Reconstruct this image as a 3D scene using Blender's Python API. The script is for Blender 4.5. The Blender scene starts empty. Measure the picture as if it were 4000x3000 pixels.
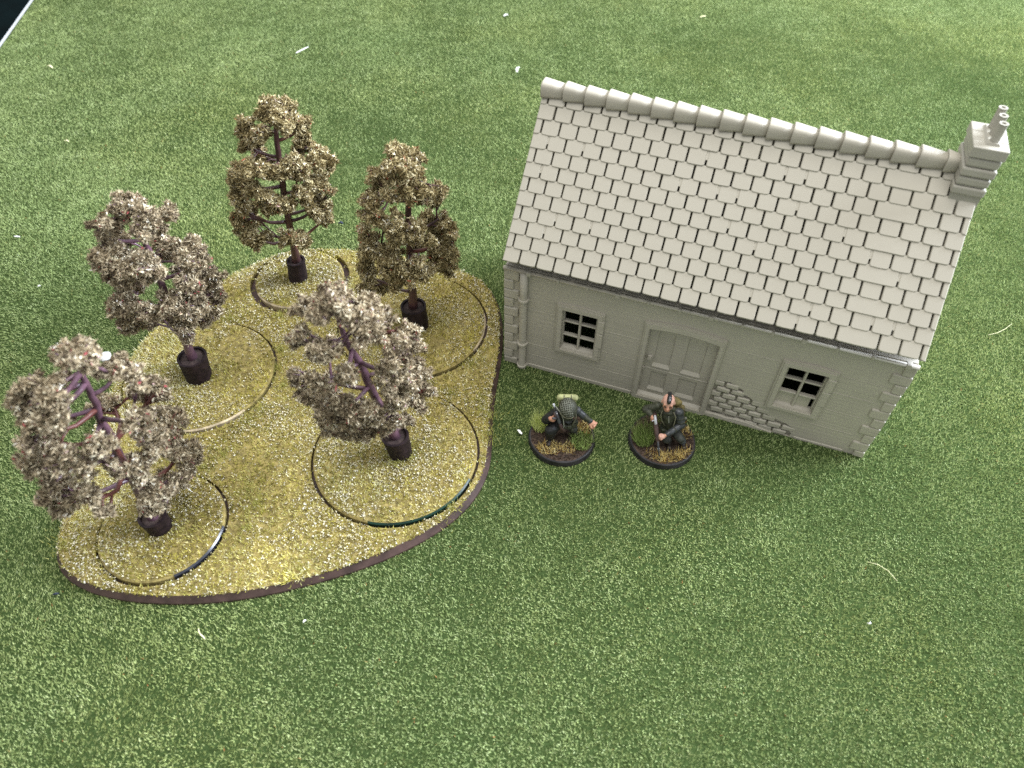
import bpy, bmesh, math, random
import numpy as np
from mathutils import Vector, Matrix, noise
from mathutils.geometry import tessellate_polygon

# ------------------------------------------------------------------ camera, light, exposure
S = 0.01                      # everything below is written in centimetres
scene = bpy.context.scene
COL = scene.collection
R = math.radians

cam_data = bpy.data.cameras.new('camera')
cam = bpy.data.objects.new('camera', cam_data)
COL.objects.link(cam)
cam_data.sensor_width = 36.0
cam_data.lens = 36.0 * 2820.364 / 4000.0
cam_data.clip_start = 0.005
cam_data.clip_end = 20.0
cam_data.dof.use_dof = True
cam_data.dof.focus_distance = 0.285
cam_data.dof.aperture_fstop = 16.0
cam.rotation_mode = 'XYZ'
_pitch, _roll = R(48.948), R(0.65)
cam.matrix_world = Matrix.Translation((0, 0, 22.106 * S)) @ Matrix.Rotation(R(90) - _pitch, 4, 'X') @ Matrix.Rotation(_roll, 4, 'Z')
scene.camera = cam

world = bpy.data.worlds.new('World')
scene.world = world
world.use_nodes = True
_bg = world.node_tree.nodes['Background']
_bg.inputs[0].default_value = (0.93, 0.97, 1.0, 1)
_bg.inputs[1].default_value = 0.80

def area_light(name, loc, target, sx, sy, power, color):
    l = bpy.data.lights.new(name, 'AREA')
    l.shape = 'RECTANGLE'; l.size = sx; l.size_y = sy; l.energy = power; l.color = color
    o = bpy.data.objects.new(name, l)
    COL.objects.link(o)
    o.location = loc
    o.rotation_euler = (Vector(target) - Vector(loc)).to_track_quat('-Z', 'Y').to_euler()
    return o
# tall daylight window behind and to the right of the table, and the pale ceiling it lights
area_light('window_light', (1.18, 0.50, 0.62), (0.0, 0.20, 0.0), 0.85, 0.80, 84.0, (0.88, 0.96, 1.10))
area_light('ceiling_light', (0.05, 0.20, 1.25), (0.0, 0.20, 0.0), 1.1, 0.9, 18.5, (1.0, 0.985, 0.95))

scene.view_settings.view_transform = 'Standard'
scene.view_settings.look = 'None'
scene.view_settings.gamma = 1.0
scene.view_settings.exposure = 0.0
scene.view_settings.use_curve_mapping = False
scene.render.film_transparent = False
scene.cycles.use_denoising = False
scene.cycles.max_bounces = 6
scene.cycles.diffuse_bounces = 3

# ------------------------------------------------------------------ materials
MATS = {}
def new_mat(name):
    m = bpy.data.materials.new(name); m.use_nodes = True
    nt = m.node_tree
    return m, nt, nt.nodes['Principled BSDF']

def ramp_node(nt, stops, interp='LINEAR'):
    r = nt.nodes.new('ShaderNodeValToRGB'); cr = r.color_ramp; cr.interpolation = interp
    while len(cr.elements) > 1: cr.elements.remove(cr.elements[-1])
    cr.elements[0].position = stops[0][0]; cr.elements[0].color = (*stops[0][1], 1)
    for p, c in stops[1:]:
        e = cr.elements.new(p); e.color = (*c, 1)
    return r

def plain(name, col, rough=0.6, noise_amt=0.12, noise_scale=600.0, bump=0.0, spec=0.4, metal=0.0):
    m, nt, b = new_mat(name)
    b.inputs['Roughness'].default_value = rough
    b.inputs['Specular IOR Level'].default_value = spec
    b.inputs['Metallic'].default_value = metal
    tc = nt.nodes.new('ShaderNodeTexCoord')
    n = nt.nodes.new('ShaderNodeTexNoise'); n.inputs['Scale'].default_value = noise_scale; n.inputs['Detail'].default_value = 4
    nt.links.new(tc.outputs['Object'], n.inputs['Vector'])
    lo = tuple(max(0, c * (1 - noise_amt * 2)) for c in col); hi = tuple(min(1, c * (1 + noise_amt * 2)) for c in col)
    r = ramp_node(nt, [(0.25, lo), (0.75, hi)])
    nt.links.new(n.outputs['Fac'], r.inputs['Fac']); nt.links.new(r.outputs['Color'], b.inputs['Base Color'])
    if bump:
        bp = nt.nodes.new('ShaderNodeBump'); bp.inputs['Strength'].default_value = 1.0; bp.inputs['Distance'].default_value = bump
        nt.links.new(n.outputs['Fac'], bp.inputs['Height']); nt.links.new(bp.outputs['Normal'], b.inputs['Normal'])
    MATS[name] = m
    return m

def printed_plastic(name, col, vec_scale, dist, rough=0.5, wob=0.02):
    """grey filament plastic: fine print layers as stretched-noise relief, faint mottling"""
    m, nt, b = new_mat(name)
    b.inputs['Roughness'].default_value = rough
    b.inputs['Specular IOR Level'].default_value = 0.35
    tc = nt.nodes.new('ShaderNodeTexCoord')
    mp = nt.nodes.new('ShaderNodeMapping'); mp.inputs['Scale'].default_value = vec_scale
    nt.links.new(tc.outputs['Object'], mp.inputs['Vector'])
    n = nt.nodes.new('ShaderNodeTexNoise'); n.inputs['Scale'].default_value = 1.0; n.inputs['Detail'].default_value = 3; n.inputs['Roughness'].default_value = 0.6
    nt.links.new(mp.outputs['Vector'], n.inputs['Vector'])
    n2 = nt.nodes.new('ShaderNodeTexNoise'); n2.inputs['Scale'].default_value = 90.0; n2.inputs['Detail'].default_value = 3
    nt.links.new(tc.outputs['Object'], n2.inputs['Vector'])
    r = ramp_node(nt, [(0.3, tuple(c * (1 - wob * 2) for c in col)), (0.7, tuple(c * (1 + wob * 2) for c in col))])
    nt.links.new(n2.outputs['Fac'], r.inputs['Fac']); nt.links.new(r.outputs['Color'], b.inputs['Base Color'])
    bp = nt.nodes.new('ShaderNodeBump'); bp.inputs['Strength'].default_value = 1.0; bp.inputs['Distance'].default_value = dist
    nt.links.new(n.outputs['Fac'], bp.inputs['Height']); nt.links.new(bp.outputs['Normal'], b.inputs['Normal'])
    MATS[name] = m
    return m

def fibre(name, stops, pos_scale=None, pos_stops=None, rough=0.8, transl=0.0, spec=0.05):
    """colour by the per-piece attribute 'rnd', blended with broad colour patches"""
    m, nt, b = new_mat(name)
    b.inputs['Roughness'].default_value = rough
    b.inputs['Specular IOR Level'].default_value = spec
    at = nt.nodes.new('ShaderNodeAttribute'); at.attribute_name = 'rnd'
    r = ramp_node(nt, stops)
    nt.links.new(at.outputs['Fac'], r.inputs['Fac'])
    out = r.outputs['Color']
    if pos_scale:
        tc = nt.nodes.new('ShaderNodeTexCoord')
        n = nt.nodes.new('ShaderNodeTexNoise'); n.inputs['Scale'].default_value = pos_scale; n.inputs['Detail'].default_value = 3
        nt.links.new(tc.outputs['Object'], n.inputs['Vector'])
        r2 = ramp_node(nt, pos_stops); nt.links.new(n.outputs['Fac'], r2.inputs['Fac'])
        mx = nt.nodes.new('ShaderNodeMix'); mx.data_type = 'RGBA'; mx.blend_type = 'MULTIPLY'; mx.inputs[0].default_value = 1.0
        nt.links.new(out, mx.inputs[6]); nt.links.new(r2.outputs['Color'], mx.inputs[7])
        out = mx.outputs[2]
    nt.links.new(out, b.inputs['Base Color'])
    if transl:
        t = nt.nodes.new('ShaderNodeBsdfTranslucent'); nt.links.new(out, t.inputs['Color'])
        ms = nt.nodes.new('ShaderNodeMixShader'); ms.inputs[0].default_value = transl
        nt.links.new(b.outputs[0], ms.inputs[1]); nt.links.new(t.outputs[0], ms.inputs[2])
        nt.links.new(ms.outputs[0], nt.nodes['Material Output'].inputs['Surface'])
    MATS[name] = m
    return m

PLA = (0.365, 0.338, 0.275)
printed_plastic('plastic_wall', PLA, (18, 18, 1000), 0.00015)
printed_plastic('plastic_roof', PLA, (900, 260, 900), 0.000025, wob=0.015)
printed_plastic('plastic_ridge', PLA, (300, 1500, 1200), 0.00006, wob=0.03)
printed_plastic('plastic_chimney', (0.33, 0.31, 0.255), (60, 60, 1200), 0.00005, wob=0.04)
plain('mat_backing', (0.035, 0.055, 0.018), 0.95, 0.15, 900, spec=0.0)
fibre('turf', [(0.0, (0.06, 0.088, 0.026)), (0.3, (0.19, 0.245, 0.085)), (0.6, (0.335, 0.41, 0.165)), (0.9, (0.46, 0.525, 0.26)), (0.96, (0.50, 0.575, 0.33)), (0.98, (0.42, 0.38, 0.15)), (1.0, (0.30, 0.10, 0.04))],
      9.0, [(0.25, (0.80, 0.86, 0.84)), (0.5, (1, 1, 1)), (0.75, (1.12, 1.05, 0.92))], transl=0.15)  # broad tint puts patchy nap shading into the fibre colour
plain('table_edge', (0.62, 0.66, 0.70), 0.5, 0.03, 60)
plain('dark_floor', (0.003, 0.010, 0.011), 0.9, 0.2, 20, spec=0.05)
plain('board_brown', (0.060, 0.035, 0.030), 0.55, 0.25, 220, 0.0002)
plain('soil_brown', (0.24, 0.19, 0.065), 0.9, 0.3, 500, 0.0004)
fibre('straw_flock', [(0.0, (0.13, 0.10, 0.018)), (0.3, (0.38, 0.335, 0.065)), (0.6, (0.60, 0.545, 0.17)), (0.85, (0.84, 0.78, 0.40)), (1.0, (0.95, 0.92, 0.68))],
      55.0, [(0.3, (0.55, 0.56, 0.42)), (0.45, (0.85, 0.87, 0.80)), (0.6, (1.0, 0.98, 0.95)), (0.72, (1.05, 1.06, 0.72))], transl=0.15)
fibre('cream_flock', [(0.0, (0.42, 0.34, 0.16)), (0.4, (0.70, 0.62, 0.38)), (0.8, (0.90, 0.84, 0.64)), (1.0, (0.96, 0.93, 0.83))], transl=0.15)
fibre('yellow_tuft', [(0.0, (0.26, 0.26, 0.05)), (0.5, (0.44, 0.43, 0.11)), (1.0, (0.62, 0.60, 0.24))], transl=0.2)
fibre('green_tuft', [(0.0, (0.08, 0.12, 0.03)), (0.5, (0.22, 0.31, 0.08)), (1.0, (0.50, 0.58, 0.24))], transl=0.2)
fibre('pale_tuft', [(0.0, (0.34, 0.40, 0.10)), (0.5, (0.54, 0.60, 0.20)), (1.0, (0.74, 0.78, 0.38))], transl=0.2)
fibre('dry_tuft', [(0.0, (0.20, 0.06, 0.02)), (0.3, (0.40, 0.27, 0.07)), (0.65, (0.68, 0.55, 0.21)), (1.0, (0.90, 0.80, 0.46))], transl=0.15)
fibre('earth_grit', [(0.0, (0.02, 0.014, 0.010)), (0.6, (0.07, 0.045, 0.03)), (0.9, (0.16, 0.11, 0.08)), (1.0, (0.40, 0.34, 0.26))])
fibre('leaf_back', [(0.0, (0.075, 0.05, 0.015)), (0.3, (0.25, 0.195, 0.088)), (0.6, (0.50, 0.42, 0.225)), (0.85, (0.80, 0.72, 0.50)), (0.95, (0.95, 0.92, 0.84)), (1.0, (0.34, 0.09, 0.05))], rough=0.7, transl=0.12, spec=0.15)
fibre('leaf_front', [(0.0, (0.085, 0.062, 0.043)), (0.3, (0.27, 0.212, 0.132)), (0.6, (0.52, 0.43, 0.285)), (0.85, (0.80, 0.73, 0.54)), (0.96, (0.94, 0.91, 0.86)), (1.0, (0.36, 0.09, 0.09))], rough=0.7, transl=0.12, spec=0.15)
plain('branch_purple', (0.115, 0.06, 0.08), 0.28, 0.22, 260, 0.0001, spec=0.6)
plain('branch_brown', (0.075, 0.035, 0.034), 0.32, 0.22, 260, 0.0001, spec=0.55)
plain('branch_red', (0.13, 0.045, 0.036), 0.4, 0.2, 260, 0.0001)
plain('pot_black', (0.020, 0.012, 0.013), 0.6, 0.4, 350, 0.0001, spec=0.2)
plain('pot_soil', (0.05, 0.032, 0.028), 0.8, 0.4, 500, 0.0004)
plain('board_pale_edge', (0.42, 0.34, 0.22), 0.7, 0.3, 300)
plain('green_paint', (0.004, 0.026, 0.016), 0.35, 0.3, 300)
plain('black_gloss', (0.02, 0.022, 0.03), 0.25, 0.3, 300, spec=0.7)
plain('white_scrap', (0.85, 0.85, 0.82), 0.6, 0.05, 400)
plain('straw_scrap', (0.74, 0.70, 0.42), 0.6, 0.05, 400)
plain('dark_scrap', (0.015, 0.022, 0.04), 0.6, 0.05, 400)
plain('clear_flake', (0.80, 0.80, 0.78), 0.15, 0.05, 400, spec=0.8)
plain('skin', (0.46, 0.23, 0.15), 0.5, 0.14, 1500)
plain('skin_pale', (0.52, 0.295, 0.225), 0.5, 0.10, 1500)
plain('lips', (0.42, 0.15, 0.12), 0.5, 0.1, 1500)
plain('eye_dark', (0.045, 0.025, 0.022), 0.4, 0.3, 1500)
plain('jacket_olive', (0.032, 0.034, 0.019), 0.6, 0.35, 900, 0.0002)
plain('jacket_lit_grey', (0.036, 0.039, 0.041), 0.4, 0.3, 900, 0.0002)  # jacket on the window side, bluish light put into the colour
plain('trousers_dark', (0.026, 0.028, 0.023), 0.65, 0.3, 900, 0.0002)
plain('trousers_lit', (0.06, 0.07, 0.08), 0.6, 0.3, 900, 0.0002)  # dark trousers again, light on the shin mixed into the colour
plain('boots', (0.022, 0.016, 0.013), 0.45, 0.3, 900)
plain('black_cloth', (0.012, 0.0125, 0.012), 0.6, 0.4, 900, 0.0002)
plain('webbing', (0.12, 0.115, 0.07), 0.7, 0.25, 900, 0.0001)
plain('pack_olive', (0.14, 0.112, 0.04), 0.65, 0.25, 500, 0.0003)
plain('pack_pale', (0.31, 0.32, 0.15), 0.65, 0.2, 500, 0.0002)
plain('helmet_green', (0.038, 0.040, 0.025), 0.6, 0.25, 700, 0.0002)
plain('net_grey', (0.20, 0.205, 0.16), 0.7, 0.2, 900)
plain('net_pale', (0.15, 0.155, 0.12), 0.7, 0.3, 900)
plain('gun_metal', (0.05, 0.05, 0.06), 0.35, 0.3, 900, spec=0.7)
plain('gun_wood', (0.06, 0.035, 0.03), 0.45, 0.3, 500)
plain('bright_metal', (0.50, 0.50, 0.53), 0.3, 0.2, 900, spec=0.7)
plain('hair_black', (0.012, 0.012, 0.014), 0.3, 0.3, 900, spec=0.6)
plain('figure_base', (0.018, 0.016, 0.017), 0.5, 0.4, 200)
plain('figure_soil', (0.05, 0.032, 0.022), 0.9, 0.4, 700, 0.0005)

# ------------------------------------------------------------------ mesh helpers (centimetres in, metres out)
def link(name, me, mat=None, parent=None, loc=None, rot=None):
    o = bpy.data.objects.new(name, me)
    COL.objects.link(o)
    if mat is not None and len(me.materials) == 0:
        for mm in (mat if isinstance(mat, (list, tuple)) else [mat]):
            me.materials.append(MATS[mm])
    if parent is not None: o.parent = parent
    if loc is not None: o.location = [c * S for c in loc]
    if rot is not None: o.rotation_euler = rot
    return o

def from_bm(bm, name, smooth=False):
    bmesh.ops.scale(bm, vec=(S, S, S), verts=bm.verts)
    bmesh.ops.recalc_face_normals(bm, faces=bm.faces)
    me = bpy.data.meshes.new(name); bm.to_mesh(me); bm.free()
    if smooth: me.polygons.foreach_set('use_smooth', [True] * len(me.polygons))
    return me

def part(name, bm, mat, parent=None, smooth=False, loc=None, rot=None):
    return link(name, from_bm(bm, name, smooth), mat, parent, loc, rot)

def thing(name, label, cat, loc=(0, 0, 0), rotz=0.0, group=None):
    o = bpy.data.objects.new(name, None); COL.objects.link(o)
    o.empty_display_size = 0.01
    o.location = [c * S for c in loc]; o.rotation_euler = (0, 0, rotz)
    tag(o, label, cat, group)
    return o

def tag(o, label, cat, group=None):
    o['label'] = label; o['category'] = cat
    if group: o['group'] = group
    return o

def add_box(bm, x0, x1, y0, y1, z0, z1, bev=0.0, seg=1, jitter=0.0, rng=None):
    m = Matrix.Translation(((x0 + x1) / 2, (y0 + y1) / 2, (z0 + z1) / 2)) @ Matrix.Diagonal((x1 - x0, y1 - y0, z1 - z0, 1))
    vs = bmesh.ops.create_cube(bm, size=1.0, matrix=m)['verts']
    if jitter:
        for v in vs: v.co += Vector((rng.uniform(-jitter, jitter), rng.uniform(-jitter, jitter) * .4, rng.uniform(-jitter, jitter)))
    if bev:
        es = list({e for v in vs for e in v.link_edges})
        bmesh.ops.bevel(bm, geom=es, offset=bev, segments=seg, affect='EDGES', profile=0.5)

def box(bev=0.0, seg=1, **k):
    bm = bmesh.new(); add_box(bm, bev=bev, seg=seg, **k); return bm

def bxl(x0, x1, y0, y1, z0, z1, bev=0.0, seg=1, jitter=0.0, rng=None):
    bm = bmesh.new(); add_box(bm, x0, x1, y0, y1, z0, z1, bev, seg, jitter, rng); return bm

def add_tube(bm, pts, radii, n=8, caps=True):
    pts = [Vector(p) for p in pts]
    rings = []
    ref = None
    for i, p in enumerate(pts):
        a = pts[max(0, i - 1)]; b = pts[min(len(pts) - 1, i + 1)]
        t = (b - a).normalized()
        if ref is None:
            ref = t.orthogonal().normalized()
        else:
            ref = (ref - t * ref.dot(t))
            ref = ref.normalized() if ref.length > 1e-6 else t.orthogonal().normalized()
        q = t.cross(ref)
        rings.append([bm.verts.new(p + (ref * math.cos(2 * math.pi * k / n) + q * math.sin(2 * math.pi * k / n)) * radii[i]) for k in range(n)])
    for A, B in zip(rings[:-1], rings[1:]):
        for k in range(n):
            bm.faces.new((A[k], A[(k + 1) % n], B[(k + 1) % n], B[k]))
    if caps:
        bm.faces.new(rings[0]); bm.faces.new(rings[-1])

def add_lathe(bm, prof, n=48, center=(0, 0)):
    """prof: list of (r, z) from bottom centre outwards/up; r 0 ends are closed with fans"""
    rings = []
    for r, z in prof:
        if r <= 1e-6: rings.append([bm.verts.new((center[0], center[1], z))])
        else: rings.append([bm.verts.new((center[0] + r * math.cos(2 * math.pi * k / n), center[1] + r * math.sin(2 * math.pi * k / n), z)) for k in range(n)])
    for A, B in zip(rings[:-1], rings[1:]):
        for k in range(n):
            k2 = (k + 1) % n
            if len(A) == 1 and len(B) == 1: continue
            if len(A) == 1: bm.faces.new((A[0], B[k2], B[k]))
            elif len(B) == 1: bm.faces.new((A[k], A[k2], B[0]))
            else: bm.faces.new((A[k], A[k2], B[k2], B[k]))

def plate(outer, holes, a0, a1, axis='y', chamfer=0.0):
    """extruded 2D polygon with holes; 2D coords are (x,z) for axis y, (x,y) for axis z"""
    loops = [outer] + holes
    def P(p, a): return (p[0], a, p[1]) if axis == 'y' else (p[0], p[1], a)
    tris = tessellate_polygon([[Vector((p[0], p[1], 0)) for p in l] for l in loops])
    flat = [p for l in loops for p in l]
    bm = bmesh.new()
    F = [bm.verts.new(P(p, a0)) for p in flat]
    B = [bm.verts.new(P(p, a1)) for p in flat]
    for t in tris:
        if len(set(t)) == 3:
            try: bm.faces.new([F[i] for i in t])
            except ValueError: pass
            try: bm.faces.new([B[i] for i in reversed(t)])
            except ValueError: pass
    k = 0
    for l in loops:
        n = len(l)
        for i in range(n):
            a, b = k + i, k + (i + 1) % n
            bm.faces.new((F[a], F[b], B[b], B[a]))
        k += n
    return bm

def soup(name, verts, nper, rnd, mat, parent=None, faces=None, kind='stuff'):
    """many equal small pieces in one mesh. verts (N*nper,3) in cm; faces: index pattern of one piece"""
    verts = np.asarray(verts, dtype=np.float32).reshape(-1, 3) * S
    n = len(verts) // nper
    if faces is None: faces = [tuple(range(nper))]
    me = bpy.data.meshes.new(name)
    fl = np.array([len(f) for f in faces]); fi = np.concatenate([np.array(f) for f in faces])
    loops = (np.arange(n)[:, None] * nper + fi[None, :]).ravel().astype(np.int32)
    tot = np.tile(fl, n).astype(np.int32)
    start = np.concatenate([[0], np.cumsum(tot)[:-1]]).astype(np.int32)
    me.vertices.add(len(verts)); me.vertices.foreach_set('co', verts.ravel())
    me.loops.add(len(loops)); me.loops.foreach_set('vertex_index', loops)
    me.polygons.add(len(tot)); me.polygons.foreach_set('loop_start', start)
    try: me.polygons.foreach_set('loop_total', tot)
    except Exception: pass
    me.update(calc_edges=True)
    a = me.attributes.new('rnd', 'FLOAT', 'FACE')
    a.data.foreach_set('value', np.repeat(np.asarray(rnd, dtype=np.float32), len(faces)))
    o = link(name, me, mat, parent)
    if kind: o['kind'] = kind
    return o

def smooth_noise2(x, y, seed, scale):
    rs = np.random.RandomState(seed); v = np.zeros_like(x)
    for i in range(10):
        a = rs.uniform(0, 2 * np.pi); f = scale * rs.uniform(0.5, 2.0); ph = rs.uniform(0, 2 * np.pi)
        v += np.sin((x * np.cos(a) + y * np.sin(a)) * f + ph)
    return v / 3.2

def blades(rs, x, y, z, length, width, lean, lx=0.0, ly=0.0):
    """one triangle per blade"""
    n = len(x)
    az = rs.uniform(0, 2 * np.pi, n)
    wx, wy = np.cos(az) * width / 2, np.sin(az) * width / 2
    la = rs.uniform(0, 2 * np.pi, n); lm = lean * np.sqrt(rs.uniform(0, 1, n))
    dx = np.cos(la) * lm + lx; dy = np.sin(la) * lm + ly
    nn = np.sqrt(dx * dx + dy * dy + 1)
    v = np.empty((n, 3, 3), dtype=np.float32)
    v[:, 0] = np.stack([x - wx, y - wy, z], -1)
    v[:, 1] = np.stack([x + wx, y + wy, z], -1)
    v[:, 2] = np.stack([x + dx / nn * length, y + dy / nn * length, z + length / nn], -1)
    return v

# ------------------------------------------------------------------ setting: table, mat, floor
random.seed(7)
ang_e = math.atan2(56.76 - 48.89, -36.09 + 34.85)      # direction of the mat's left edge
ed = Vector((math.cos(ang_e), math.sin(ang_e)))
en = Vector((-ed.y, ed.x))                              # points away from the mat
if en.x > 0: en = -en
E0 = Vector((-35.45, 52.8))
def edge_pt(t, off): return tuple(E0 + ed * t + en * off)
mat_poly = [edge_pt(-75, 0), edge_pt(45, 0), (62, 97), (62, -22)]
o = part('game_mat', plate(mat_poly, [], 0.0, -0.25, 'z'), 'mat_backing'); o['kind'] = 'structure'
tab_poly = [edge_pt(-80, 0.55), edge_pt(50, 0.55), (66, 103), (66, -28)]
o = part('table_top', plate(tab_poly, [], -0.254, -2.4, 'z'), 'table_edge'); o['kind'] = 'structure'
o = part('floor', plate([(-400, -300), (400, -300), (400, 500), (-400, 500)], [], -75.0, -77.0, 'z'), 'dark_floor'); o['kind'] = 'structure'

OUT = [(-13.27,25.23),(-12.62,25.73),(-11.99,26.53),(-11.33,27.05),(-10.48,27.39),(-9.11,27.52),(-8.12,27.53),(-7.14,27.38),(-5.41,27.16),(-3.68,26.71),(-2.21,26.00),(-1.55,25.54),(-1.04,24.96),(-0.60,24.14),(-0.38,23.03),(-0.33,21.51),(-0.47,20.25),(-0.55,19.52),(-0.71,18.31),(-0.78,17.25),(-0.72,16.09),(-0.69,15.46),(-0.80,14.73),(-1.10,13.91),(-1.56,13.18),(-2.19,12.51),(-3.22,11.82),(-4.22,11.25),(-5.41,10.73),(-6.98,10.22),(-8.46,9.85),(-9.36,9.75),(-10.63,9.69),(-11.56,9.71),(-12.53,9.82),(-13.26,9.97),(-14.00,10.23),(-14.59,10.59),(-15.05,10.96),(-15.22,11.55),(-15.43,12.37),(-15.50,13.07),(-15.67,14.12),(-15.84,15.69),(-16.02,17.91),(-16.07,20.46),(-15.52,22.53),(-14.20,24.03)]
DISCS = [(-9.70, 25.11, 1.97), (-4.30, 22.28, 3.12), (-12.54, 19.25, 2.92), (-4.24, 15.48, 2.99), (-11.78, 12.33, 2.06)]
def closed_spline(pts, per=5):
    n = len(pts); out = []
    P = [Vector((p[0], p[1])) for p in pts]
    for i in range(n):
        a, b, c, d = P[i - 1], P[i], P[(i + 1) % n], P[(i + 2) % n]
        for k in range(per):
            t = k / per
            q = 0.5 * ((2 * b) + (c - a) * t + (2 * a - 5 * b + 4 * c - d) * t * t + (3 * b - a - 3 * c + d) * t ** 3)
            out.append((q.x, q.y))
    return out
# light smoothing of the traced outline
for _ in range(2):
    OUT = [((OUT[i - 1][0] + 2 * OUT[i][0] + OUT[(i + 1) % len(OUT)][0]) / 4, (OUT[i - 1][1] + 2 * OUT[i][1] + OUT[(i + 1) % len(OUT)][1]) / 4) for i in range(len(OUT))]
OUTL = closed_spline(OUT, 4)
def inset(poly, d):
    n = len(poly); area = sum(poly[i - 1][0] * poly[i][1] - poly[i][0] * poly[i - 1][1] for i in range(n))
    sg = 1 if area > 0 else -1; out = []
    for i in range(n):
        t = Vector((poly[(i + 1) % n][0] - poly[i - 1][0], poly[(i + 1) % n][1] - poly[i - 1][1])).normalized()
        nn = Vector((-t.y, t.x)) * sg
        out.append((poly[i][0] + nn.x * d, poly[i][1] + nn.y * d))
    return out
def in_poly(x, y, poly):
    x = np.asarray(x); y = np.asarray(y); c = np.zeros(len(x), bool)
    px = np.array([p[0] for p in poly]); py = np.array([p[1] for p in poly]); n = len(poly); j = n - 1
    for i in range(n):
        cond = ((py[i] > y) != (py[j] > y))
        xx = (px[j] - px[i]) * (y - py[i]) / (py[j] - py[i] + 1e-12) + px[i]
        c ^= cond & (x < xx); j = i
    return c

# turf pile of the mat: one triangle fibre each, lying in slow nap waves
rs = np.random.RandomState(3)
def mat_points(n_per_cm2):
    xs, ys = [], []
    for y0 in np.arange(2.0, 64.0, 2.0):
        hw = 12.5 + (y0 + 2) * 0.47 + 2.0
        n = int(hw * 2 * 2.0 * n_per_cm2 * (1.0 if y0 < 36 else 0.72))
        xs.append(rs.uniform(-hw, hw, n)); ys.append(rs.uniform(y0, y0 + 2.0, n))
    return np.concatenate(xs), np.concatenate(ys)
x, y = mat_points(540)
keep = ((x - E0.x) * en.x + (y - E0.y) * en.y) < -0.12
for (cx, cy, r) in [(p[0], p[1], 0) for p in []]: pass
inn = in_poly(x, y, inset(OUTL, 0.25)); keep &= ~inn
HX, HY, HYAW = -0.275, 20.589, R(-19.563)
ch, sh = math.cos(HYAW), math.sin(HYAW)
lx_ = (x - HX) * ch + (y - HY) * sh; ly_ = -(x - HX) * sh + (y - HY) * ch
keep &= ~((lx_ > 0.05) & (lx_ < 14.1) & (ly_ > 0.05) & (ly_ < 7.3))
# the pile stands in tiny tufts: some cells are thin and let the dark backing show
cell = rs.uniform(0, 1, 1 << 16)
def cid(x, y): return ((np.floor((x + 0.03 * np.sin(y * 9)) / 0.062).astype(np.int64) * 73856093) ^ (np.floor((y + 0.03 * np.sin(x * 8)) / 0.062).astype(np.int64) * 19349663)) & 0xffff
keep &= (cell[cid(x, y)] > 0.16) | (rs.uniform(0, 1, len(x)) < 0.35)
x, y = x[keep], y[keep]
n = len(x)
nx = smooth_noise2(x, y, 11, 0.35) * 0.35 + smooth_noise2(x, y, 12, 1.6) * 0.22
ny = smooth_noise2(x, y, 13, 0.35) * 0.35 + smooth_noise2(x, y, 14, 1.6) * 0.22
v = blades(rs, x, y, np.full(n, -0.02), rs.uniform(0.09, 0.16, n), rs.uniform(0.030, 0.048, n), 1.3, nx, ny)
rnd = np.clip(0.05 + rs.beta(1.9, 1.9, n) * 0.70 + 0.20 * cell[cid(x, y)] + 0.06 * smooth_noise2(x, y, 15, 3.0), 0, 0.96)
odd = rs.uniform(0, 1, n) < 0.004; rnd[odd] = rs.uniform(0.97, 1.0, odd.sum())
pile = soup('grass', v, 3, rnd, 'turf', None)
tag(pile, 'short green turf fibres covering the game mat', 'grass')

# ------------------------------------------------------------------ woodland base board
board = thing('woodland_base', 'flat irregular board carrying the trees, covered in straw and cream flock, with brown rim', 'base board', (-8.0, 17.5, 0))
BX, BY = -8.0, 17.5
def loc2(poly): return [(p[0] - BX, p[1] - BY) for p in poly]
bo, bi = loc2(OUTL), loc2(inset(OUTL, 0.16))
# rim wall + chamfer, built as rings
bm = bmesh.new()
n = len(bo)
ra = [bm.verts.new((p[0], p[1], 0.0)) for p in bo]
rb = [bm.verts.new((p[0], p[1], 0.10)) for p in bo]
rc = [bm.verts.new((p[0], p[1], 0.34)) for p in bi]
for A, B in ((ra, rb), (rb, rc)):
    for i in range(n): bm.faces.new((A[i], A[(i + 1) % n], B[(i + 1) % n], B[i]))
rim = part('rim', bm, 'board_brown', board, smooth=False)
def circ(cx, cy, r, n=64): return [(cx + r * math.cos(2 * math.pi * i / n), cy + r * math.sin(2 * math.pi * i / n)) for i in range(n)]
SEEN = [[(160, 275), (-25, 50)], [(-85, 62)], [(-80, 85)], [(-205, 58)], [(-115, 62)]]
def overgrown(dx, dy, i):
    a = np.degrees(np.arctan2(dy, dx)); k = np.ones(len(a), bool)
    for lo, hi in SEEN[i]:
        for sh in (-360, 0, 360): k &= ~((a + sh > lo) & (a + sh < hi))
    return k | (np.sin(a * 0.31 + i) + np.sin(a * 0.83 + 2 * i) > 1.55)
GAPS = [0.26, 0.12, 0.10, 0.10, 0.10]
holes = [circ(cx - BX, cy - BY, r + g_) for (cx, cy, r), g_ in zip(DISCS, GAPS)]
part('board', plate(bi, holes, 0.342, 0.10, 'z'), 'soil_brown', board)
part('recess_floor', plate(loc2(inset(OUTL, 0.05)), [], 0.095, 0.02, 'z'), 'board_brown', board)

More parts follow.
